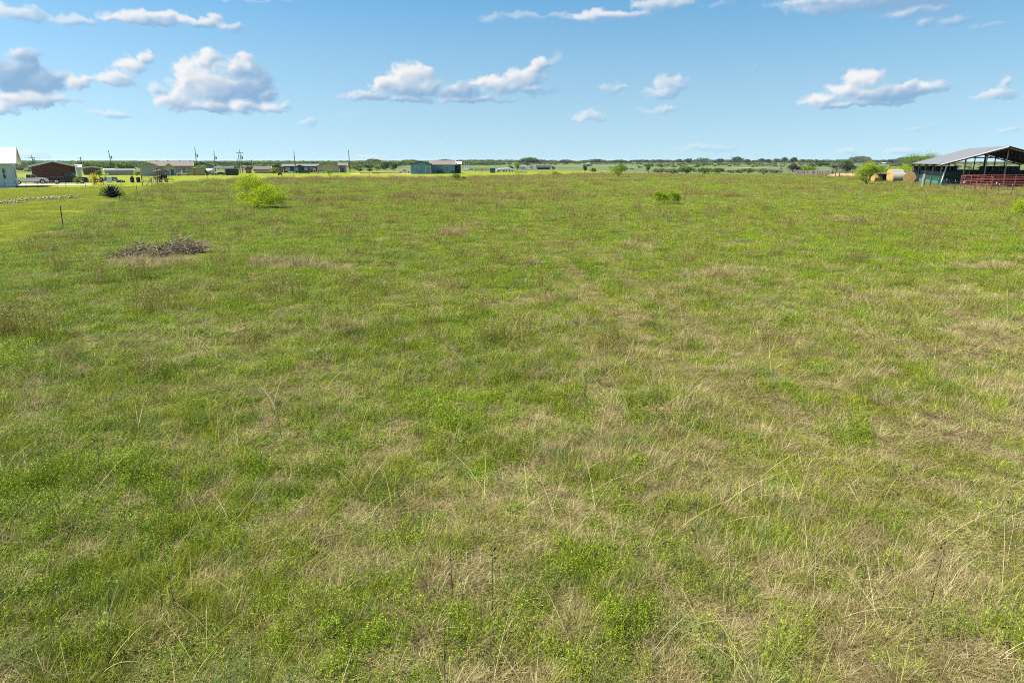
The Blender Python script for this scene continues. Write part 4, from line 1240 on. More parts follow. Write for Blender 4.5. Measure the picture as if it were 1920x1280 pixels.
    for k, (px, w, h, lab) in enumerate(((166, 20, 14, 'leftmost tree of the green row behind the low brown house'), (184, 20, 13, 'second tree of the green row behind the low brown house'), (205, 22, 16, 'leafy tree behind the leaning pole in the green row'),
                                         (226, 20, 14, 'green tree right of the leaning pole'), (243, 18, 15, 'last tree of the green row, beside the tan house wall'))):
        P('oak_tree', lab, 'tree', px, 320.5, w + 4, h, 'green', 2000, 30 + k, nb=5, group='green trees behind the low houses on the left')
    P('young_tree', 'yellow-green young tree in front of the low brown house', 'tree', 187, 334, 13, 15, 'mesq', 1000, 36, nb=4, lift=.2)
    P('garden_shrub', 'thin light green shrub growing at the front of the black pickup', 'shrub', 146, 345, 15, 13, 'mesq', 700, 37, nb=4, leaf=.14)
    P('young_tree', 'spindly green young tree against the grey gabled wall', 'tree', 272, 329.5, 8, 14, 'green', 500, 38, nb=3)
    P('bush', 'low green bush at the left corner of the grey gabled wall', 'bush', 256, 330, 16, 9, 'green', 700, 39, nb=4)
    # right of centre: the brushy strip along the back edge
    for k, (px, py, w, h, st, lab) in enumerate(((1238, 325.5, 26, 13, 'brush', 'grey-green brush clump right of the dark narrow tree'), (1262, 326, 26, 10, 'brush', 'lower grey brush between two taller clumps at mid-right'),
            (1288, 326, 28, 12, 'green', 'green bush in the brushy strip behind the field, right of the low grey brush'), (1320, 326, 32, 13, 'green', 'widest green bush of the brushy strip behind the field'), (1348, 325.5, 24, 9, 'green', 'small bush right of the widest bush of the brushy strip'),
            (1376, 325, 28, 7, 'brush', 'low grey thicket right of the brushy strip'), (1404, 325, 30, 9, 'green', 'bright green low bush left of the far tan field edge'), (1432, 326, 30, 8, 'brush', 'greyish low thicket before the far grassland at right'),
            (1455, 325, 26, 7, 'brush', 'small grey thicket left of the dark round shrub'), (1486, 322.5, 30, 14, 'juni', 'dark grey-green round shrub left of the yellow-green one'), (1513, 322, 32, 13, 'mesq', 'yellow-green spreading bush behind the grey picket fence'),
            (1540, 312, 26, 7, 'oak', 'dark low trees in the grassland beyond the picket fence'))):
        P('bush', lab, 'bush', px, py, w * 1.4, h * (.8 + .35 * ((k * 7) % 5) / 4), st, 2600, 50 + k, nb=11)
    # trees that stand out along the skyline
    sky = [(1272, 306, 10, 7), (1290, 306.5, 13, 9), (1303, 306, 9, 6), (1317, 306.5, 26, 10), (1349, 306.5, 18, 8), (1378, 307, 26, 12), (1400, 306.5, 12, 7), (1427, 307, 14, 9), (1441, 306, 10, 7), (1455, 306.5, 12, 8), (1470, 307, 12, 11),
           (1487, 307, 14, 11), (1504, 306.5, 9, 7), (1531, 308, 13, 8), (1238, 306, 12, 6), (1225, 306, 9, 6), (1668, 307, 10, 7)]
    names = ['small tree on the skyline %s', 'rounded oak on the skyline %s']
    where = ['at the left end of the right-hand tree row', 'second from the left end of the right-hand row', 'just left of the widest skyline crown', 'with the widest crown in the row right of centre', 'between the widest crown and the tallest one',
             'tallest of the row, right of the widest crown', 'right of the tallest crown', 'above the small grey thicket', 'between two taller crowns above the low thickets', 'left of the pale-stemmed pair', 'first of the pale-stemmed pair above the dark shrub',
             'second of the pale-stemmed pair above the dark shrub', 'above the yellow-green spreading bush', 'above the grey picket fence', 'above the grey-green brush clump', 'above the dark narrow tree', 'between the two hazy woods at right']
    for k, (px, py, w, h) in enumerate(sky):
        P('skyline_tree', names[k % 2] % where[k], 'tree', px, py, w, h, 'oak' if k % 3 else 'green', 1300, 80 + k, nb=7, lift=.15, group='separate trees along the skyline')
    # agave
    x, y = at(211, 371)
    t = thing('agave', 'large dark green agave rosette with sword leaves beside the boundary fence', 'agave', (x, y, 0))
    rng = np.random.default_rng(3)
    N_ = 130; W_, H_ = 1.08, 1.42
    for k in range(N_):
        a = 2.399963 * k; e = R(4 + 78 * (k / N_) ** .9); ln = (1.08 + .42 * math.cos(e * .7)) * rng.uniform(.85, 1.05)
        V = []; r0 = .12
        dx, dy = math.cos(a), math.sin(a); sx_, sy_ = -dy, dx
        pos = Vector((dx * r0, dy * r0, .05)); el = R(90) - e
        for j, wd in enumerate((.05, .085, .07, .045, .004)):
            V += [tuple(pos + Vector((sx_, sy_, 0)) * wd + Vector((0, 0, .02))), tuple(pos - Vector((0, 0, .015))), tuple(pos - Vector((sx_, sy_, 0)) * wd + Vector((0, 0, .02)))]
            el2 = el - j * .03
            pos = pos + Vector((dx * math.cos(el2), dy * math.cos(el2), math.sin(el2))) * ln / 4
        F = [(3 * j + i, 3 * j + i + 1, 3 * j + i + 4, 3 * j + i + 3) for j in range(4) for i in (0, 1)]
        me = npmesh('agave_leaf', V, F, {'v': [rng.uniform(0, 1)] * len(V)}); link('leaf', me, AGAVE, t)
    # flowering shrub
    t = P('flowering_shrub', 'orange and yellow flowering shrub between the black pickup and the junk pile', 'shrub', 176.5, 347, 15, 19, 'yel', 1300, 90, nb=4, leaf=.13)
    W = 1.25
    C = rng.normal(0, 1, (260, 3)); C /= np.linalg.norm(C, axis=1)[:, None]
    C = C * np.array([W * .55, W * .55, .95]) + np.array([0, 0, 1.0]); C = C[C[:, 2] > .1]
    V, F, A = leaves(rng, C, .17, .2, asp=.9)
    link('flowers', npmesh('flowers', V, F, {'v': A}), FLWM, t)['kind'] = 'stuff'
    t = P('red_tree', 'low dark bush before the grey wall', 'bush', 299, 327, 8, 6, 'juni', 300, 91, nb=3) if False else None


def build_far_cover():
    """woods and scrub far across the plain, too many and too small to count"""
    rg = np.random.default_rng(17)

    def tree_proto(nm, mat, n=26):
        blobs = [(rg.uniform(-.35, .35), rg.uniform(-.3, .3), rg.uniform(.42, .62), .38, .38, .34) for _ in range(3)]
        V, F, A = crown_geo(rg, blobs, n * 30, .12, .8, clump=.3)
        return proto(nm, (V, F, A), mat)
    woods = [tree_proto('wood_clump', OAKM, 34) for _ in range(3)] + [tree_proto('wood_clump', GRNM, 30) for _ in range(2)]
    scr = [tree_proto('scrub_clump', BRSM, 20) for _ in range(2)] + [tree_proto('scrub_clump', GRNM, 20)] + [tree_proto('scrub_clump', OAKM, 20)]

    def strip(name, x0, x1, Y0, Y1, n, h, w, lift=0.0, top=None, protos=woods):
        px = rg.uniform(x0, x1, n); Y = rg.uniform(Y0, Y1, n)
        X = (px - 960) / 1280.0 * Y * CP
        prof = np.ones(n)
        if top is not None: prof = np.interp((px - x0) / (x1 - x0), np.linspace(0, 1, len(top)), top)
        s = rg.uniform(.6, 1.2, n) * prof
        Z = np.maximum(hz(X, Y), -.5) + lift * prof * rg.uniform(0, 1, n)
        scatter(name, protos, np.stack([X, Y, Z], -1), np.stack([0 * X, 0 * X, rg.uniform(0, 6.28, n)], -1), np.stack([w * s, w * s, h * s * .85], -1), rg.integers(0, len(protos), n))
    strip('wooded_rise', 974, 1017, 1000, 1100, 180, 6.5, 9, 2.2, [.5, 1, 1.1, .8, .35])
    strip('far_wood', 1040, 1182, 1150, 1400, 420, 6.5, 11, 1, [.5, .9, .5, .8, 1, .6, .9, .4])
    strip('far_wood', 684, 727, 850, 950, 90, 6, 9, .5, [.4, 1, .8, .4])
    strip('far_wood', 748, 866, 900, 1050, 260, 5.5, 9, .8, [.4, 1, .9, .6, .4, .7, .9, 1, .8, .4])
    strip('hazy_wood', 1592, 1632, 1900, 2200, 260, 13, 20, 4, [.3, .9, 1.05, .95, .3])
    strip('hazy_wood', 1652, 1742, 1900, 2300, 420, 12, 20, 4, [.2, .5, .8, 1, 1.05, 1.1])
    strip('skyline_wood', 1180, 1760, 1500, 1900, 500, 7, 12, 0)
    strip('skyline_wood', 860, 1040, 1600, 2400, 260, 7, 13, 0)
    # scattered scrub over the plain
    n = 9000
    r = np.sqrt(rg.uniform(300 ** 2, 1900 ** 2, n)); a = rg.uniform(-.72, .72, n)
    x, y = r * np.sin(a), r * np.cos(a)
    q = fbm(x * .010, y * .006, 91, 4) > rg.uniform(.38, .62, n)
    q &= ~((x > 60) & (r < 900) & (rg.uniform(0, 1, n) < .35))
    x, y = x[q], y[q]; n = len(x)
    s = rg.uniform(.4, 1.25, n) ** 1.5 * (1 + .3 * (x < 50) * (fbm(x * .004, y * .004, 92, 2) > .5))
    scatter('plain_scrub', scr, np.stack([x, y, np.maximum(hz(x, y), -.5)], -1), np.stack([0 * x, 0 * x, rg.uniform(0, 6.28, n)], -1), np.stack([3.2 * s, 3.2 * s, 1.7 * s], -1), rg.choice(4, n, p=[.3, .3, .25, .15]))
    # wooded country on the left, out to the horizon
    n = 12000
    r = 700 * (7300 / 700.) ** rg.uniform(0, 1, n); a = rg.uniform(-.72, -.02, n)
    x, y = r * np.sin(a), r * np.cos(a)
    q = fbm(x * .0022, y * .0012, 93, 4) > rg.uniform(.36, .58, n)
    x, y, r = x[q], y[q], r[q]; n = len(x)
    s = rg.uniform(.6, 1.2, n) * (1 + r / 3500)
    scatter('distant_woods', woods, np.stack([x, y, np.maximum(hz(x, y), -.5)], -1), np.stack([0 * x, 0 * x, rg.uniform(0, 6.28, n)], -1), np.stack([8 * s, 8 * s, (2.6 + r * .0005) * rg.uniform(.6, 1.1, n)], -1), rg.choice(5, n, p=[.12, .12, .12, .32, .32]))


# ------------------------------------------------------------------ fences, poles
def fence_posts(name, label, pts, h=1.35, wires=(.35, .75, 1.15), tip=True, mat=TPOST, r=.028, wire_r=.004, zs=None):
    x0, y0 = pts[0]
    t = thing(name, label, 'fence', (x0, y0, 0))
    pm = MB().poly([], []).box((0, 0, h / 2), (r * 2, r * .5, h)).box((0, -r * .8, h / 2), (r * .5, r * 1.1, h)).mesh('post')
    pm.materials.append(mat)
    tm = MB().box((0, 0, h - .075), (r * 2.2, r * 1.2, .152)).mesh('post_tip'); tm.materials.append(WHITE)
    for (x, y) in pts:
        o = link('post', pm, None, t); o.location = (x - x0, y - y0, hz1(x, y) if y < 75 else 0)
        o.rotation_euler = (R(rnd.uniform(-2, 2)), R(rnd.uniform(-2.5, 2.5)), rnd.uniform(-.3, .3))
        if tip:
            k = link('post_tip', tm, None, o)
    for zw in wires:
        mb = MB().tube([(x - x0, y - y0, zw + (hz1(x, y) if y < 75 else 0) + rnd.uniform(-.01, .01)) for (x, y) in pts], wire_r, 4)
        mb.build('wire', STEEL, t)
    return t


def along(a, b, n, jit=0.0):
    return [(a[0] + (b[0] - a[0]) * k / (n - 1), a[1] + (b[1] - a[1]) * k / (n - 1)) for k in range(n)]


def build_fences():
    # boundary between the rough field and the mown yard
    A, B_, C_, D_ = at(118, 422), at(225.5, 378.5), at(258.5, 367), at(284, 350.5)
    dx, dy = A[0] - B_[0], A[1] - B_[1]
    pre = (A[0] + dx * .88, A[1] + dy * .88)
    fence_posts('boundary_fence', 'wire fence on thin green posts between the mown yard and the rough field', [pre, A, B_, C_, D_], 1.30, (.3, .6, .9, 1.18))
    p = [at(-8, 354), at(10, 353.2), at(31, 353), at(50, 352.7), at(72, 352.4), at(89, 352.2), at(108, 352.2), at(124, 352.4), at(160.5, 351), at(195, 350), at(227.5, 350), at(250, 348.8)]
    fence_posts('yard_fence', 'thin wire fence in front of the white house and the parked pickups', p, 1.05, (.5, 1.0), tip=False)
    # corner posts with brace beside the gate
    x0, y0 = at(267.5, 348.5)
    t = thing('corner_brace', 'tall dark corner posts with a slanting brace at the yard gate', 'fence', (x0, y0, 0))
    x1, y1 = at(295.5, 346); x2, y2 = at(285.5, 347.5)
    MB().tube([(0, 0, -.1), (0, 0, 1.85)], .07, 8).build('post', WOODPOLE, t)
    MB().tube([(x2 - x0, y2 - y0, 0), (x2 - x0, y2 - y0, 1.25)], .05, 8).build('post', WOODPOLE, t)
    MB().tube([(x1 - x0, y1 - y0, -.1), (x1 - x0, y1 - y0, 1.3)], .14, 8).build('post', GREYWOOD, t)
    MB().tube([(.5, .1, .03), (x2 - x0, y2 - y0, 1.1)], .05, 8).build('brace', WOODPOLE, t)
    # field's back fence, thin posts
    pts = [at(x_, y_) for x_, y_ in ((323, 341), (390, 338), (470, 335.5), (551, 334.5), (620, 334.5), (693, 334), (760, 333.5), (830, 333), (902, 332.5), (972, 331), (1042, 329.5), (1075, 328), (1106, 327), (1145, 326), (1190, 325.5))]
    fence_posts('back_fence', 'long thin wire fence along the far edge of the rough field', pts, 1.25, (.6, 1.1), tip=False)
    pts = [at(x_, y_) for x_, y_ in ((1400, 327.5), (1432, 328), (1457, 328.3), (1480, 329), (1505, 329.5))]
    fence_posts('side_fence', 'few wire fence posts left of the grey picket fence', pts, 1.6, (.7, 1.4), tip=False)
    # wire fence before the tan dirt
    pts = [at(x_, 333.5) for x_ in (1536.5, 1549, 1557.5, 1565.5, 1577.5, 1589, 1597, 1604)]
    t = fence_posts('wire_fence', 'square wire mesh fence in front of the heap of tan dirt', pts, 1.5, (.2, .5, .8, 1.1, 1.4), tip=False, wire_r=.008)
    x0, y0 = at(1573, 334)
    t = thing('gate_post', 'leaning dark wooden gate post before the tan dirt heap', 'post', (x0, y0, 0))
    MB().tube([(0, 0, -.1), (.05, 0, 1.75)], [.13, .10], 8).build('post', WOODPOLE, t)
    MB().tube([(.02, -.1, 1.5), (.9, -.1, 1.72)], .03, 6).build('latch_bar', RUST, t)
    x0, y0 = at(1566, 332.5)
    t = thing('gate_post', 'thin tall dark post left of the leaning gate post', 'post', (x0, y0, 0))
    MB().tube([(0, 0, -.1), (0, 0, 2.1)], .08, 8).build('post', WOODPOLE, t)
    # grey picket fence
    a, b = at(1490, 328.8), at(1566, 329.5)
    x0, y0 = a
    t = thing('picket_fence', 'grey weathered wooden picket fence beyond the right part of the field', 'fence', (x0, y0, 0))
    n = 92; L = math.hypot(b[0] - a[0], b[1] - a[1])
    ms = []
    for k in range(5):
        me = MB().prism([(-.09, 0), (.09, 0), (.09, 1.15 + .06 * k), (0, 1.25 + .06 * k), (-.09, 1.15 + .06 * k)], -.012, .012).mesh('picket'); me.materials.append(GREYWOOD); ms.append(me)
    for k in range(n):
        if rnd.random() < .08: continue
        o = link('picket', ms[rnd.randrange(5)], None, t); u = (k + rnd.uniform(-.15, .15)) / n
        o.location = ((b[0] - a[0]) * u, (b[1] - a[1]) * u, 0); o.rotation_euler = (0, R(rnd.uniform(-4, 4)), math.atan2(b[1] - a[1], b[0] - a[0]))
    for zz in (.35, .95): MB().tube([(0, .05, zz), (b[0] - a[0], b[1] - a[1] + .05, zz)], .035, 4).build('rail', GREYWOOD, t)
    # fence in front of the barn
    pts = [at(x_, y_) for x_, y_ in ((1716, 346), (1743.5, 350.5), (1757.5, 352), (1773.5, 354.5), (1789, 357.5), (1806.5, 360.5), (1827, 363), (1847.5, 366), (1871, 368), (1895.5, 369.5), (1921, 372), (1950, 374))]
    fence_posts('barn_fence', 'wire fence on white-tipped posts in front of the barn and red corral panels', pts, 1.45, (.2, .45, .7, .95, 1.2), wire_r=.006)
    # thick grey post at the barn corner
    x0, y0 = at(1729.5, 351)
    t = thing('stone_post', 'thick rough grey post at the left corner of the barn yard', 'post', (x0, y0, 0))
    MB().tube([(0, 0, -.1), (.02, 0, .7), (.05, 0, 1.4), (.08, 0, 2.05)], [.26, .23, .24, .18], 9).build('post', GREYWOOD, t)
    # dead thistle / lone stake
    x0, y0 = at(80, 443)
    t = thing('survey_stake', 'short pale wooden stake at the edge of the mown yard', 'stake', (x0, y0, hz1(x0, y0)))
    MB().box((0, 0, .25), (.035, .02, .55)).build('stake', MAT('pale_stake_wood', (.5, .40, .26), .8, .2, 4), t)


def utility_pole(px, base, top, label, lean=0.0, can=True, arm=False, z=None):
    x, y = at(px, base)
    Hh = sc(px, top, y)[2]
    t = thing('utility_pole', label, 'utility pole', (x, y, 0), 0, 'wooden utility poles standing behind the houses')
    t.rotation_euler = (0, R(lean), 0)
    k = max(1.0, y / 190.0)
    MB().tube([(0, 0, -.2), (0, 0, Hh)], [.125 * k, .08 * k], 8).build('pole', WOODPOLE, t)
    if can:
        o = MB().tube([(.42 * k, 0, Hh * .62), (.42 * k, 0, Hh * .62 + 1.0)], .20 * k, 10).build('transformer', STEEL, t)
        MB().tube([(.42 * k, 0, Hh * .62 + 1.0), (.42 * k, 0, Hh * .62 + 1.25)], .06, 6).build('bushing', STEEL, o)
    MB().tube([(0, 0, Hh), (0, 0, Hh + .35)], .06 * k, 6).build('insulator', STEEL, t)
    if arm: MB().box((0, -.12 * k, Hh - .6), (2.4, .1 * k, .12 * k)).build('crossarm', WOODPOLE, t)
    return t


def build_poles():
    for a in ((67.5, 325, 292.5, 'leaning pole behind the left slope of the rust-brown house', -5, True, True), (211.5, 321.5, 283.5, 'tall leaning pole with transformer rising from the green trees', -4, True, False),
              (154, 316, 295, 'faint far pole above the right end of the rust-brown house', 0, False, True), (370.5, 324, 277.5, 'tallest pole, with transformer, rising behind the tan house roof', 0, True, False),
              (404.5, 322, 284.5, 'pole with transformer on its left above the carport', 1, True, False), (450.5, 325, 291, 'thin plain pole just left of the leaning crossarm pole', 0, False, False), (455.5, 325, 283, 'leaning pole with hardware near the big mesquite', -3, True, True),
              (447.5, 326, 300, 'shortest pole, left of the pair by the big mesquite', 0, False, False), (464.5, 315, 300, 'short far pole first right of the leaning one', 0, False, False), (472.5, 316, 300, 'short far pole second right of the leaning one', 0, False, False),
              (477, 322, 306, 'short leaning pole above the low tan house', -4, False, False), (507.5, 318, 304, 'short pole above the bush left of the lawn tractor', 0, False, False),
              (555.5, 326, 285.5, 'plain pole in front of the dark blue house', -2, False, False), (656.5, 323.5, 283, 'tall plain pole right of the cream gabled house', -1, False, False), (570, 311, 301, 'short far pole right of the dark blue roof peak', 0, False, False),
              (987.5, 312, 303, 'far pole left of the dark barn', 0, False, True), (1412, 310, 301, 'far pole with crossarm on the skyline left of the skyline oaks', 0, False, True), (1667, 324, 308, 'short pole behind the dark shed near the hay bales', 0, False, False), (1463.5, 318, 305, 'thin far pole above the low grey thickets', 0, False, False)):
        utility_pole(*a)


# ------------------------------------------------------------------ barn, corral, hay
def build_barn():
    Yf = 106.0
    pk = sc(1893, 274, Yf)
    # rear peak: same height, seen at (1815, 279)
    d = ray(1815, 279); tt = (pk[2] - CAM_H) / d[2]; rk = (d[0] * tt, d[1] * tt)
    ux, uy = rk[0] - pk[0], rk[1] - pk[1]; LN = math.hypot(ux, uy); ux, uy = ux / LN, uy / LN
    LN = min(LN, 26)
    t = thing('barn', 'open-sided barn with grey metal roof, steel posts and green sheet walls at the right', 'barn', (pk[0], pk[1], 0), math.atan2(uy, ux) - R(90))
    # local: y runs back along the ridge, x to the right of it, ridge at x=0
    Wd, EZ, PZ = 8.6, 3.55, pk[2]
    s = (PZ - EZ) / Wd
    th = .10
    for sg, nm in ((-1, 'roof_slope'), (1, 'roof_slope')):
        npan = 12
        ro = None
        o_ = MB().prism([(0, PZ - th), (sg * Wd, EZ - th), (sg * Wd, EZ - .04), (0, PZ - .04)], 0, LN).build('roof_slope', UNDERROOF, t)
        for k in range(npan):          # lapped sheets
            y0_, y1_ = LN * k / npan, LN * (k + 1) / npan - .03
            dz = .012 * (k % 2)
            MB().prism([(sg * -.02, PZ + dz), (sg * (Wd + .12), EZ - s * .12 + dz), (sg * (Wd + .12), EZ - s * .12 + .03 + dz), (sg * -.02, PZ + .03 + dz)], y0_ - .12, y1_).build('roof_sheet', ROOFMETAL, o_)
    # rafters and purlins
    for k, yy in enumerate((.05, LN * .25, LN * .5, LN * .75, LN - .05)):
        for sg in (-1, 1):
            MB().tube([(0, yy, PZ - .28), (sg * Wd, yy, EZ - .25)], .09, 4).build('rafter', RUST, t)
        MB().tube([(-Wd * .5, yy, (PZ + EZ) / 2 - .3), (Wd * .5, yy, (PZ + EZ) / 2 - .3)], .05, 4).build('tie_beam', RUST, t) if k else None
        for x_ in (-Wd + .2, -Wd * .62, -Wd * .30, 0, Wd * .35, Wd * .7, Wd - .2):
            if k in (1, 2, 3) and abs(x_) not in (Wd - .2, 0): continue
            zt = PZ - s * abs(x_) - .25
            MB().box((x_, yy, zt / 2), (.13, .13, zt)).build('post', DARKSHED if k != 4 else RUST, t)
    for k in range(1, 6):
        for sg in (-1, 1):
            x_ = sg * Wd * k / 6.0
            MB().box((x_, LN / 2, PZ - s * abs(x_) - .18), (.06, LN - .2, .10)).build('purlin', RUST, t)
    # white edge strip along the front left rake
    MB().prism([(-Wd, EZ - .14), (-.1, PZ - .14 - .01), (-.1, PZ + .0), (-Wd, EZ + .0)], -.22, -.15).build('rake_trim', TRIM, t)
    # sheet walls
    def sheetwall(x0, y0, x1, y1, z0, z1, mat, nm='wall_sheet', n=6):
        for k in range(n):
            a, b = k / n, (k + 1) / n
            xa, ya, xb, yb = x0 + (x1 - x0) * a, y0 + (y1 - y0) * a, x0 + (x1 - x0) * b, y0 + (y1 - y0) * b
            ln = math.hypot(xb - xa, yb - ya); rz = math.atan2(yb - ya, xb - xa)
            MB().box(((xa + xb) / 2, (ya + yb) / 2, (z0 + z1) / 2 + .01 * (k % 2)), (ln - .02, .04, z1 - z0), rz).build(nm, mat, t)
    sheetwall(-Wd + .3, LN - .3, -1.2, LN - .3, .1, 3.1, DARKSHEET)
    sheetwall(2.2, LN - .3, Wd - .2, LN - .3, .1, 3.1, DARKSHEET)
    sheetwall(-1.2, LN - .3, 2.2, LN - .3, .1, 1.25, DARKSHEET, n=3)
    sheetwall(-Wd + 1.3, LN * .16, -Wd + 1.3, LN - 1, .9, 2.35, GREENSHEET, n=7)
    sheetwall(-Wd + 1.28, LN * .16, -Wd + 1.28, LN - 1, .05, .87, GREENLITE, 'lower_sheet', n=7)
    sheetwall(-Wd + 1.35, LN * .155, -Wd * .45, LN * .15, .05, 2.35, DARKSHEET, n=3)
    sheetwall(Wd - .1, 1, Wd - .1, LN - .5, .1, 2.4, DARKSHEET, n=6)
    sheetwall(-Wd * .45, LN * .5, Wd - .3, LN * .5, .1, 2.6, DARKSHEET, n=6)  # inner wall added to make the barn's inside darker
    sheetwall(-Wd + 1.4, LN * .55, -Wd * .2, LN * .55, .1, 2.6, DARKSHEET, n=4)  # second added wall, darkens the left part of the inside
    # pale leaning post and diagonal brace
    MB().tube([(-Wd + .6, .6, .9), (-Wd + .95, .3, EZ)], .09, 6).build('brace', TRIM, t)
    MB().tube([(-Wd * .80, .2, EZ + .2), (-Wd * .70, .2, EZ - .7)], .08, 6).build('brace', RUST, t)
    # lean-to cover on the left side, sagging
    x0, y0 = at(1737, 347.5)
    # red corral panels
    specs = [(1799.5, 354.5, 1857.5, 357.5, 'red steel corral panel leaning nearest the barn fence, lighter red'), (1858.5, 356.5, 1921, 357.5, 'darker red corral panel to the right of the lighter one, cut by the frame'),
             (1806, 352.6, 1880, 353.2, 'second row of dark red corral panel just behind the lighter red one'), (1881, 353.2, 1960, 353.2, 'rearmost dark red corral panel at the right frame edge')]
    for i, (xa, ya, xb, yb, lab) in enumerate(specs):
        a, b = at(xa, ya), at(xb, yb)
        c = thing('corral_panel', lab, 'corral panel', (a[0], a[1], 0), math.atan2(b[1] - a[1], b[0] - a[0]), 'red steel corral panels in front of the barn')
        L = math.hypot(b[0] - a[0], b[1] - a[1])
        Hp = 1.95 if i < 2 else 2.0
        for k in range(6):
            MB().tube([(0, 0, .15 + (Hp - .2) * k / 5), (L, 0, .15 + (Hp - .2) * k / 5)], .038, 6).build('rail', REDPIPE, c)
        nn = max(3, int(L / 1.5)) + 1
        for k in range(nn):
            u = L * k / (nn - 1)
            MB().box((u, .0, Hp / 2 + .02), (.09 if k in (0, nn - 1) else .07, .085, Hp)).build('upright', REDPIPE, c)
        if i < 2: MB().box((L * .12, -.07, 1.0), (.1, .03, .22)).build('tag', WHITE, c)
    # pipe rail of the pen beyond
    a, b = at(1803, 352), at(1935, 351.5)
    c = thing('pen_rail', 'thin pale top rail of the pen just above the red panels', 'rail', (a[0], a[1], 0), math.atan2(b[1] - a[1], b[0] - a[0]))
    L = math.hypot(b[0] - a[0], b[1] - a[1])
    MB().tube([(0, 0, 1.95), (L, 0, 1.95)], .035, 6).build('rail', STEEL, c)
    for k in range(5): MB().tube([(L * k / 4, 0, 0), (L * k / 4, 0, 1.95)], .04, 6).build('post', STEEL, c)
    # spilled hay under the panels
    x0, y0 = at(1880, 358.5)
    rg = np.random.default_rng(8)
    V, F, A = blades(rg, 1600, 1, .15, .4, .02, 1.0, 1.5, .3, 2)
    V = V * np.array([7.5, .9, 1.0])
    o = link('spilled_hay', npmesh('spilled_hay', V, F, {'v': A}), STRAWM); o.location = (x0, y0, 0); o['kind'] = 'stuff'

    # hay bales
    def bale(px, py, r, ln, rz, label, face, shell, zc=None):
        x, y = at(px, py)
        c = thing('hay_bale', label, 'hay bale', (x, y, 0), rz, 'large round hay bales beside the barn')
        n = 28; rg_ = np.random.default_rng(int(px))
        rr = [r * (1 + rg_.uniform(-.02, .02)) for _ in range(n)]
        ring = [(rr[k] * math.cos(2 * math.pi * k / n), max(rr[k] * math.sin(2 * math.pi * k / n), -r * .93)) for k in range(n)]
        zc_ = (zc or 0) + r * .93
        sh = MB().prism([(p[0], p[1] + zc_) for p in ring], -ln / 2, ln / 2, axis='x').build('wrap', shell, c)
        for sg in (-1, 1):
            lay = MB()
            for j, f in enumerate((.97, .8, .62, .44, .26)):
                lay.prism([(p[0] * f, p[1] * f + zc_) for p in ring], sg * (ln / 2 - .02 + .010 * j), sg * (ln / 2 + .03 + .016 * j), axis='x')
            e = lay.build('end_face', face, c); e['kind'] = 'stuff'
        return c
    bale(1681, 342.5, 1.02, 2.3, R(-4), 'white-wrapped round bale with its yellow end facing left', HAY, NETWRAP)
    bale(1677, 338.5, 1.22, 2.5, R(-2), 'taller white-wrapped bale just behind the yellow-ended one', HAY, NETWRAP)
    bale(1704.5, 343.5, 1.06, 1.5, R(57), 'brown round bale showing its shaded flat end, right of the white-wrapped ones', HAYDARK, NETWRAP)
    bale(1720, 341.5, .95, 1.4, R(10), 'loose golden bale half hidden behind the brown round bale', HAY, HAY)
    bale(1643, 341.5, .8, 1.4, R(0), 'small golden bale behind the lime mesquite tree', HAY, HAY)
    # dark shed / stacked junk left of the bales
    x0, y0 = at(1645.5, 341.8)
    t = thing('dark_lean_to', 'dark open shed full of clutter between the lime mesquite and the bales', 'shed', (x0, y0, 0), R(-15))
    MB().box((.95, 1.2, 1.55), (2.2, 2.6, .08)).build('roof', DARKSHED, t)
    MB().box((.95, 2.3, .75), (2.0, .06, 1.5)).build('back_wall', DARKSHED, t)
    for x_, y_ in ((0, .05), (1.9, .05), (0, 2.25), (1.9, 2.25)): MB().box((x_, y_, .76), (.1, .1, 1.52)).build('post', RUST, t)
    MB().box((.5, .9, .45), (.7, .8, .9)).build('crate', STEEL, t); MB().box((1.35, 1.1, .35), (.6, .8, .7)).build('crate', DARKSHED, t)
    x0, y0 = at(1667, 338)
    t = thing('dirt_heap', 'low heap of tan dirt behind the wire mesh fence', 'dirt heap', (*at(1586, 331.5), 0))
    rg = np.random.default_rng(4)
    gx, gy = np.meshgrid(np.linspace(-1, 1, 34), np.linspace(-1, 1, 16))
    zz = np.clip(1 - gx ** 2 - gy ** 2, 0, 1) ** .6 * (.55 + .45 * fbm(gx * 3 + 9, gy * 2 + 3, 5, 3)) * 1.15
    V = np.stack([gx * 5.2, gy * 3, zz - .02], -1).reshape(-1, 3)
    i = np.arange(15)[:, None] * 34; j = np.arange(33)[None, :]
    F = np.stack([i + j, i + j + 1, i + j + 35, i + j + 34], -1).reshape(-1, 4)
    link('heap', npmesh('heap', V, F, smooth=True), SAND, t)
    # low tan hut behind the barn corner
    a, b = at(1729, 341), at(1741, 340)
    t, L = place('hay_shelter', 'low tan sheeted shelter between the golden bale and the green wall', 'shelter', a, b)
    MB().prism([(0, 0), (2.4, 0), (2.4, 2.3), (0, 1.9)], 0, 2.2, axis='y').build('wall', SAND, t)
    MB().prism([(-.2, 1.93), (2.6, 2.36), (2.6, 2.44), (-.2, 2.0)], -.2, 2.5, axis='y').build('roof', RUST, t)


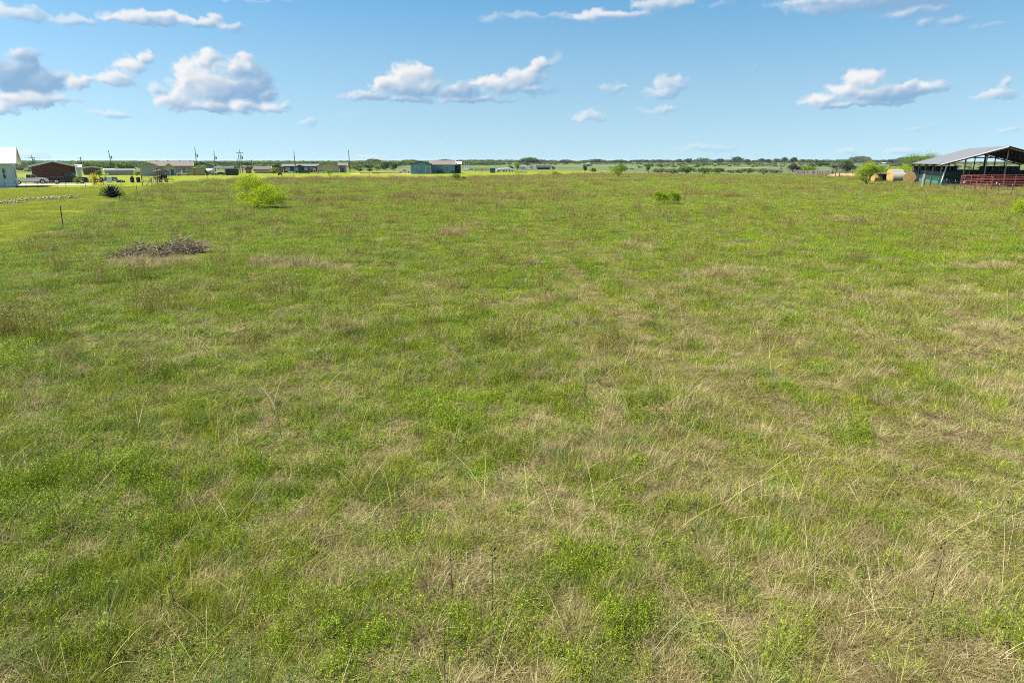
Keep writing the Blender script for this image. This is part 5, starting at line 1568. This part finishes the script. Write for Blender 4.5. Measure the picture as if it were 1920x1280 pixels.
# ------------------------------------------------------------------ yard things and heaps
def build_yard():
    rg = np.random.default_rng(12)
    # rubble row on the lawn
    def rubble(name, label, pts, n, spread, smin, smax, group=None):
        x0, y0 = pts[0]
        t = thing(name, label, 'rubble', (x0, y0, 0), 0, group)
        cs = []
        for v in range(6):
            bm = bmesh.new(); bmesh.ops.create_icosphere(bm, subdivisions=1, radius=.5)
            for q in bm.verts: q.co *= rg.uniform(.65, 1.15)
            me = bpy.data.meshes.new('stone'); bm.to_mesh(me); bm.free(); me.materials.append(STONE); cs.append(me)
        for k in range(n):
            u = rg.uniform(0, len(pts) - 1.001); i = int(u); f = u - i
            x = pts[i][0] * (1 - f) + pts[i + 1][0] * f + rg.normal(0, spread * .5); y = pts[i][1] * (1 - f) + pts[i + 1][1] * f + rg.normal(0, spread)
            o = link('stone', cs[k % 6], None, t); s = rg.uniform(smin, smax) * (1.6 if rg.uniform() < .1 else 1)
            o.location = (x - x0, y - y0, s * rg.uniform(.1, .45) + .1 * rg.uniform(0, 1)); o.scale = (s * rg.uniform(.8, 1.6), s * rg.uniform(.8, 1.3), s * rg.uniform(.5, .9))
            o.rotation_euler = (0, 0, rg.uniform(0, 6))
    rubble('rubble_row', 'long low row of tan and rust rubble lying across the mown yard', [at(-20, 384), at(20, 380), at(45, 374.5), at(75, 373.5), at(100, 374), at(120, 371.5), at(136, 370.5)], 300, 1.3, .07, .24)
    rubble('rubble_spread', 'scattered pale stones around the flowering shrub', [at(150, 350), at(175, 350.5), at(200, 348.5), at(228, 346)], 80, .8, .06, .18)
    # brush pile
    x0, y0 = at(305, 480)
    t = thing('brush_pile', 'sprawling heap of grey-brown dead twigs on the left of the rough field', 'brush pile', (x0, y0, hz1(x0, y0))); t.scale = (.95, .92, 1.08)
    mb = MB(); md = MB()
    cen = [(.45, 1.1, 1.05, .6, .85, 360), (-.55, -.2, 1.1, .7, .62, 300), (.9, .8, .7, .5, .42, 110), (-1.3, -.9, .9, .6, .20, 120)]
    for (cx, cy, rx, ry, hh_, n) in cen:
        for k in range(n):
            a = rg.uniform(0, 6.28); r_ = math.sqrt(rg.uniform(0, 1)); p = Vector((cx + rx * r_ * math.cos(a), cy + ry * r_ * math.sin(a), hh_ * (1 - r_ * .75) * rg.uniform(.1, 1)))
            th = rg.uniform(0, 6.28); el = rg.normal(.15, .35); ln = rg.uniform(.18, .6)
            d = Vector((math.cos(th) * math.cos(el), math.sin(th) * math.cos(el), math.sin(el)))
            q = p + d * ln * .5 + Vector((rg.normal(0, .04), rg.normal(0, .04), rg.normal(0, .04))); e = p + d * ln + Vector((0, 0, rg.uniform(-.06, .1)))
            for v in (p, q, e): v.z = max(v.z, .01)
            (mb if rg.uniform() < .65 else md).tube([p, q, e], [.010, .008, .004], 3, cap=False)
    mb.build('twigs', TWIG, t)['kind'] = 'stuff'; md.build('dark_twigs', TWIGD, t)['kind'] = 'stuff'
    for k in range(16):
        p = Vector((rg.uniform(-1.2, 1.3), 0, .1)); p.y = p.x * .7 + rg.uniform(-.4, .4); th = rg.uniform(0, 6.28)
        e = p + Vector((math.cos(th), math.sin(th), rg.uniform(.1, .5))) * rg.uniform(.5, 1.0); e.z = min(e.z, .9)
        MB().tube([p, p.lerp(e, .5) + Vector((.04, .03, .07)), e], [.022, .016, .006], 5).build('branch', TWIGD if k % 2 else TWIG, t)
    # pale drives
    def sheet(name, pts, z, mat):
        pts = [at(*p) for p in pts]
        o = MB().poly([(p[0], p[1], z) for p in pts], [tuple(range(len(pts)))]).build(name, mat)
        o['kind'] = 'structure'
    sheet('driveway', [(30, 348.2), (80, 347.6), (140, 347.0), (172, 346.2), (178, 343.6), (40, 344.4)], .006, TRACK)
    sheet('track', [(655, 327), (770, 327), (769, 325.3), (660, 325)], .006, SAND)
    sheet('far_road', [(1365, 316.2), (1415, 314.6), (1440, 314.4), (1440, 314.15), (1405, 314.2), (1360, 315.8)], .012, SAND)
    # junk pile
    x0, y0 = at(205, 342.5)
    t = thing('junk_pile', 'grey and rusty heap of scrap with a white panel leaning on it', 'junk pile', (x0, y0, 0), R(30))
    for k in range(34):
        s = rg.uniform(.15, .6); m_ = (GREYWOOD, RUST, STEEL, DARKSHED, GREYSIDE)[k % 5]
        cx = rg.normal(.2, .9)
        MB().box((cx, rg.uniform(-.3, 1.2), rg.uniform(.1, 1.5) * math.exp(-cx * cx * .5) + .1), (s * rg.uniform(.5, 2.4), s, s * rg.uniform(.2, 1)), rg.uniform(0, 3), tilt=(rg.normal(0, .3), rg.normal(0, .5))).build('scrap', m_, t)
    MB().box((.1, -.6, .5), (.85, .06, 1.0), .1, tilt=(-.25, .1)).build('panel', WHITE, t)
    x0, y0 = at(198, 343)
    for (px, py, lab) in ((248.5, 342.2, 'dark barrel with something pale on top, left of the corner posts'), (260, 342.2, 'square dark barrel just left of the tall corner post')):
        x0, y0 = at(px, py)
        t = thing('barrel', lab, 'barrel', (x0, y0, 0), 0, 'dark barrels in the yard')
        MB().tube([(0, 0, 0), (0, 0, .03), (0, 0, .95), (0, 0, .98)], [.34, .36, .36, .33], 14).build('drum', BLACKP, t)
        if px < 250: MB().box((0, 0, 1.12), (.35, .3, .25), .3).build('lid', GREYWOOD, t)
    x0, y0 = at(257, 342.6)
    # pipe gate
    a, b = at(269, 343), at(292, 342)
    t, L = place('pipe_gate', 'pale green pipe rail gate between the corner posts', 'gate', a, b)
    for z_ in (.45, .85, 1.15): MB().tube([(0, 0, z_), (L, 0, z_)], .035, 6).build('rail', MAT('pale_green_pipe', (.42, .50, .34), .6, .1, 3) if z_ > 1 else STEEL, t)
    for u in (0, .5, 1): MB().tube([(L * u, 0, .05), (L * u, 0, 1.2)], .04, 6).build('upright', STEEL, t)
    a = at(270, 341.5)
    t = thing('stone_edging', 'low line of white stones behind the pipe gate', 'stones', (a[0], a[1], 0))
    for k in range(9):
        MB().box((k * .33 + rg.uniform(-.05, .05), k * .1, .16), (.26, .24, .24 + .1 * rg.uniform()), rg.uniform(0, 1)).build('stone', TRIM, t, bevel=.05)
    # rusty stock trailer with a cage
    a, b = at(293, 342), at(320, 341.5)
    t, L = place('stock_trailer', 'dark rusty trailer with a barred cage by the yard gate', 'trailer', a, b)
    MB().box((L / 2, .8, .55), (L, 1.7, .14)).build('deck', RUST, t)
    for z_ in (1.0, 1.35, 1.7, 2.0):
        for y_ in (0, 1.6): MB().tube([(0, y_, z_), (L * .92, y_, z_)], .03, 5).build('rail', DARKSHED, t)
    for k in range(7):
        for y_ in (0, 1.6): MB().box((L * .92 * k / 6, y_, 1.3), (.06, .06, 1.4)).build('bar', DARKSHED if k % 2 else RUST, t)
    MB().prism([(-.1, 2.0), (L * .5, 2.35), (L, 2.0), (L, 2.05), (L * .5, 2.42), (-.1, 2.06)], -.05, 1.7, axis='y').build('roof_frame', RUST, t)
    for k in range(7): MB().box((rg.uniform(.2, L - .3), rg.uniform(.3, 1.3), .8 + .15 * k * rg.uniform(0, 1)), (rg.uniform(.3, .8), .5, rg.uniform(.2, .5)), rg.uniform(0, 2)).build('load', (RUST, DARKSHED, REDWOOD)[k % 3], t)
    for u in (.3, .7): wheel(t, L * u, -.12, .34)
    MB().tube([(L, .8, .5), (L + 1.0, .8, .45)], .05, 6).build('hitch', RUST, t)
    # play set
    a = at(587, 326)
    t = thing('play_set', 'small tan wooden play set in front of the dark blue house', 'play set', (a[0], a[1], 0)); t.scale = (.5, .5, .5)
    for x_, y_ in ((0, 0), (1.6, 0), (0, 1.6), (1.6, 1.6)): MB().box((x_, y_, 1.3), (.14, .14, 2.6)).build('post', YTAN, t)
    MB().prism([(-.3, 2.5), (.8, 3.3), (1.9, 2.5)], -.1, 1.7).build('roof', YTAN, t)
    MB().box((.8, .8, 1.25), (1.7, 1.7, .1)).build('platform', YTAN, t)
    MB().prism([(1.7, 1.25), (3.6, .1), (3.7, .2), (1.75, 1.4)], .4, 1.0).build('slide', ORANGE, t)
    MB().tube([(-2.6, .8, 2.2), (0, .8, 2.2)], .07, 6).build('swing_beam', YTAN, t)
    MB().tube([(-2.6, .3, 0), (-2.6, .8, 2.2)], .05, 6).build('swing_leg', YTAN, t); MB().tube([(-2.6, 1.3, 0), (-2.6, .8, 2.2)], .05, 6).build('swing_leg', YTAN, t)
    # lumber stacks on the track
    for k, (px, w, m_, lab) in enumerate(((684, 3.2, SAND, 'leftmost yellow lumber stack along the sandy track'), (704, 2.6, RUST, 'dark rusty stack between the yellow lumber stacks'), (722, 4.0, SAND, 'long yellow lumber stack right of the dark one'), (742, 3.4, YTAN, 'yellow-brown lumber stack nearest the white crew-cab pickup'))):
        x0, y0 = at(px, 326.0)
        t = thing('lumber_stack', lab, 'lumber', (x0, y0, 0), 0, 'stacks lying along the sandy track')
        for j in range(2):
            for i in range(3): MB().box((rg.uniform(-.1, .1), i * .35, .14 + j * .2), (w, .3, .17)).build('plank', m_, t)
    # low dark rails of an old frame beyond the container
    for px, py, lab in ((1024, 326.3, 'low dark pipe frame lying in front of the far dark barn'), (977, 325, 'low dark pipe frame right of the lilac van')):
        x0, y0 = at(px, py)
        t = thing('low_pipe_rail', lab, 'frame', (x0, y0, 0))
        for z_ in (.25, .55): MB().tube([(-2, 0, z_), (2, 0, z_)], .06, 5).build('rail', DARKSHED, t)
        for x_ in (-2, 0, 2): MB().tube([(x_, 0, 0), (x_, 0, .7)], .06, 5).build('upright', DARKSHED, t)
    x0, y0 = at(912, 323.5)
    t = thing('pipe_fence', 'dark pipe corral just left of the blue-green storage box', 'fence', (x0 - 1.6, y0, 0))
    for z_ in (.5, 1.0, 1.4): MB().tube([(-2.5, 0, z_), (3.2, 0, z_)], .07, 5).build('rail', DARKSHED, t)
    for x_ in (-2.5, 0, 3.2): MB().tube([(x_, 0, 0), (x_, 0, 1.6)], .09, 5).build('post', DARKSHED, t)
    # dead stick in the grass, tussocks
    for (px, py, w, lab) in ((852, 440, 1.5, 'tan tussock of dead grass in the middle of the field'), (995, 500, .7, 'small rusty tussock below the middle of the field'), (1345, 524, 1.5, 'rust and straw tussock right of centre')):
        x0, y0 = at(px, py)
        V, F, A = blades(rg, 520, w * .5, .12, .36, .010, .1, 1.0, .9, 3, 0, .55)
        V = V * np.array([1.4, .7, 1])
        o = link('dead_tussock', npmesh('dead_tussock', V, F, {'v': A}), STRAWM if w < 1 or px < 900 else REDM)
        o.location = (x0, y0, hz1(x0, y0)); tag(o, lab, 'tussock')


build_fences()
build_poles()
build_barn()
build_yard()
build_plants()
build_far_cover()

# ------------------------------------------------------------------ the air
HAZE = .00005


def build_haze():
    m, nt, N, L = nodes_of('haze_air')
    out = N.new('ShaderNodeOutputMaterial'); v = N.new('ShaderNodeVolumePrincipled')
    v.inputs['Color'].default_value = (.80, .90, 1.0, 1)
    v.inputs['Density'].default_value = HAZE
    v.inputs['Anisotropy'].default_value = .2
    L.new(v.outputs[0], out.inputs['Volume'])
    o = MB().box((0, 0, 5.5), (16200, 16200, 19)).build('haze', m)
    tag(o, kind='stuff')


if HAZE: build_haze()
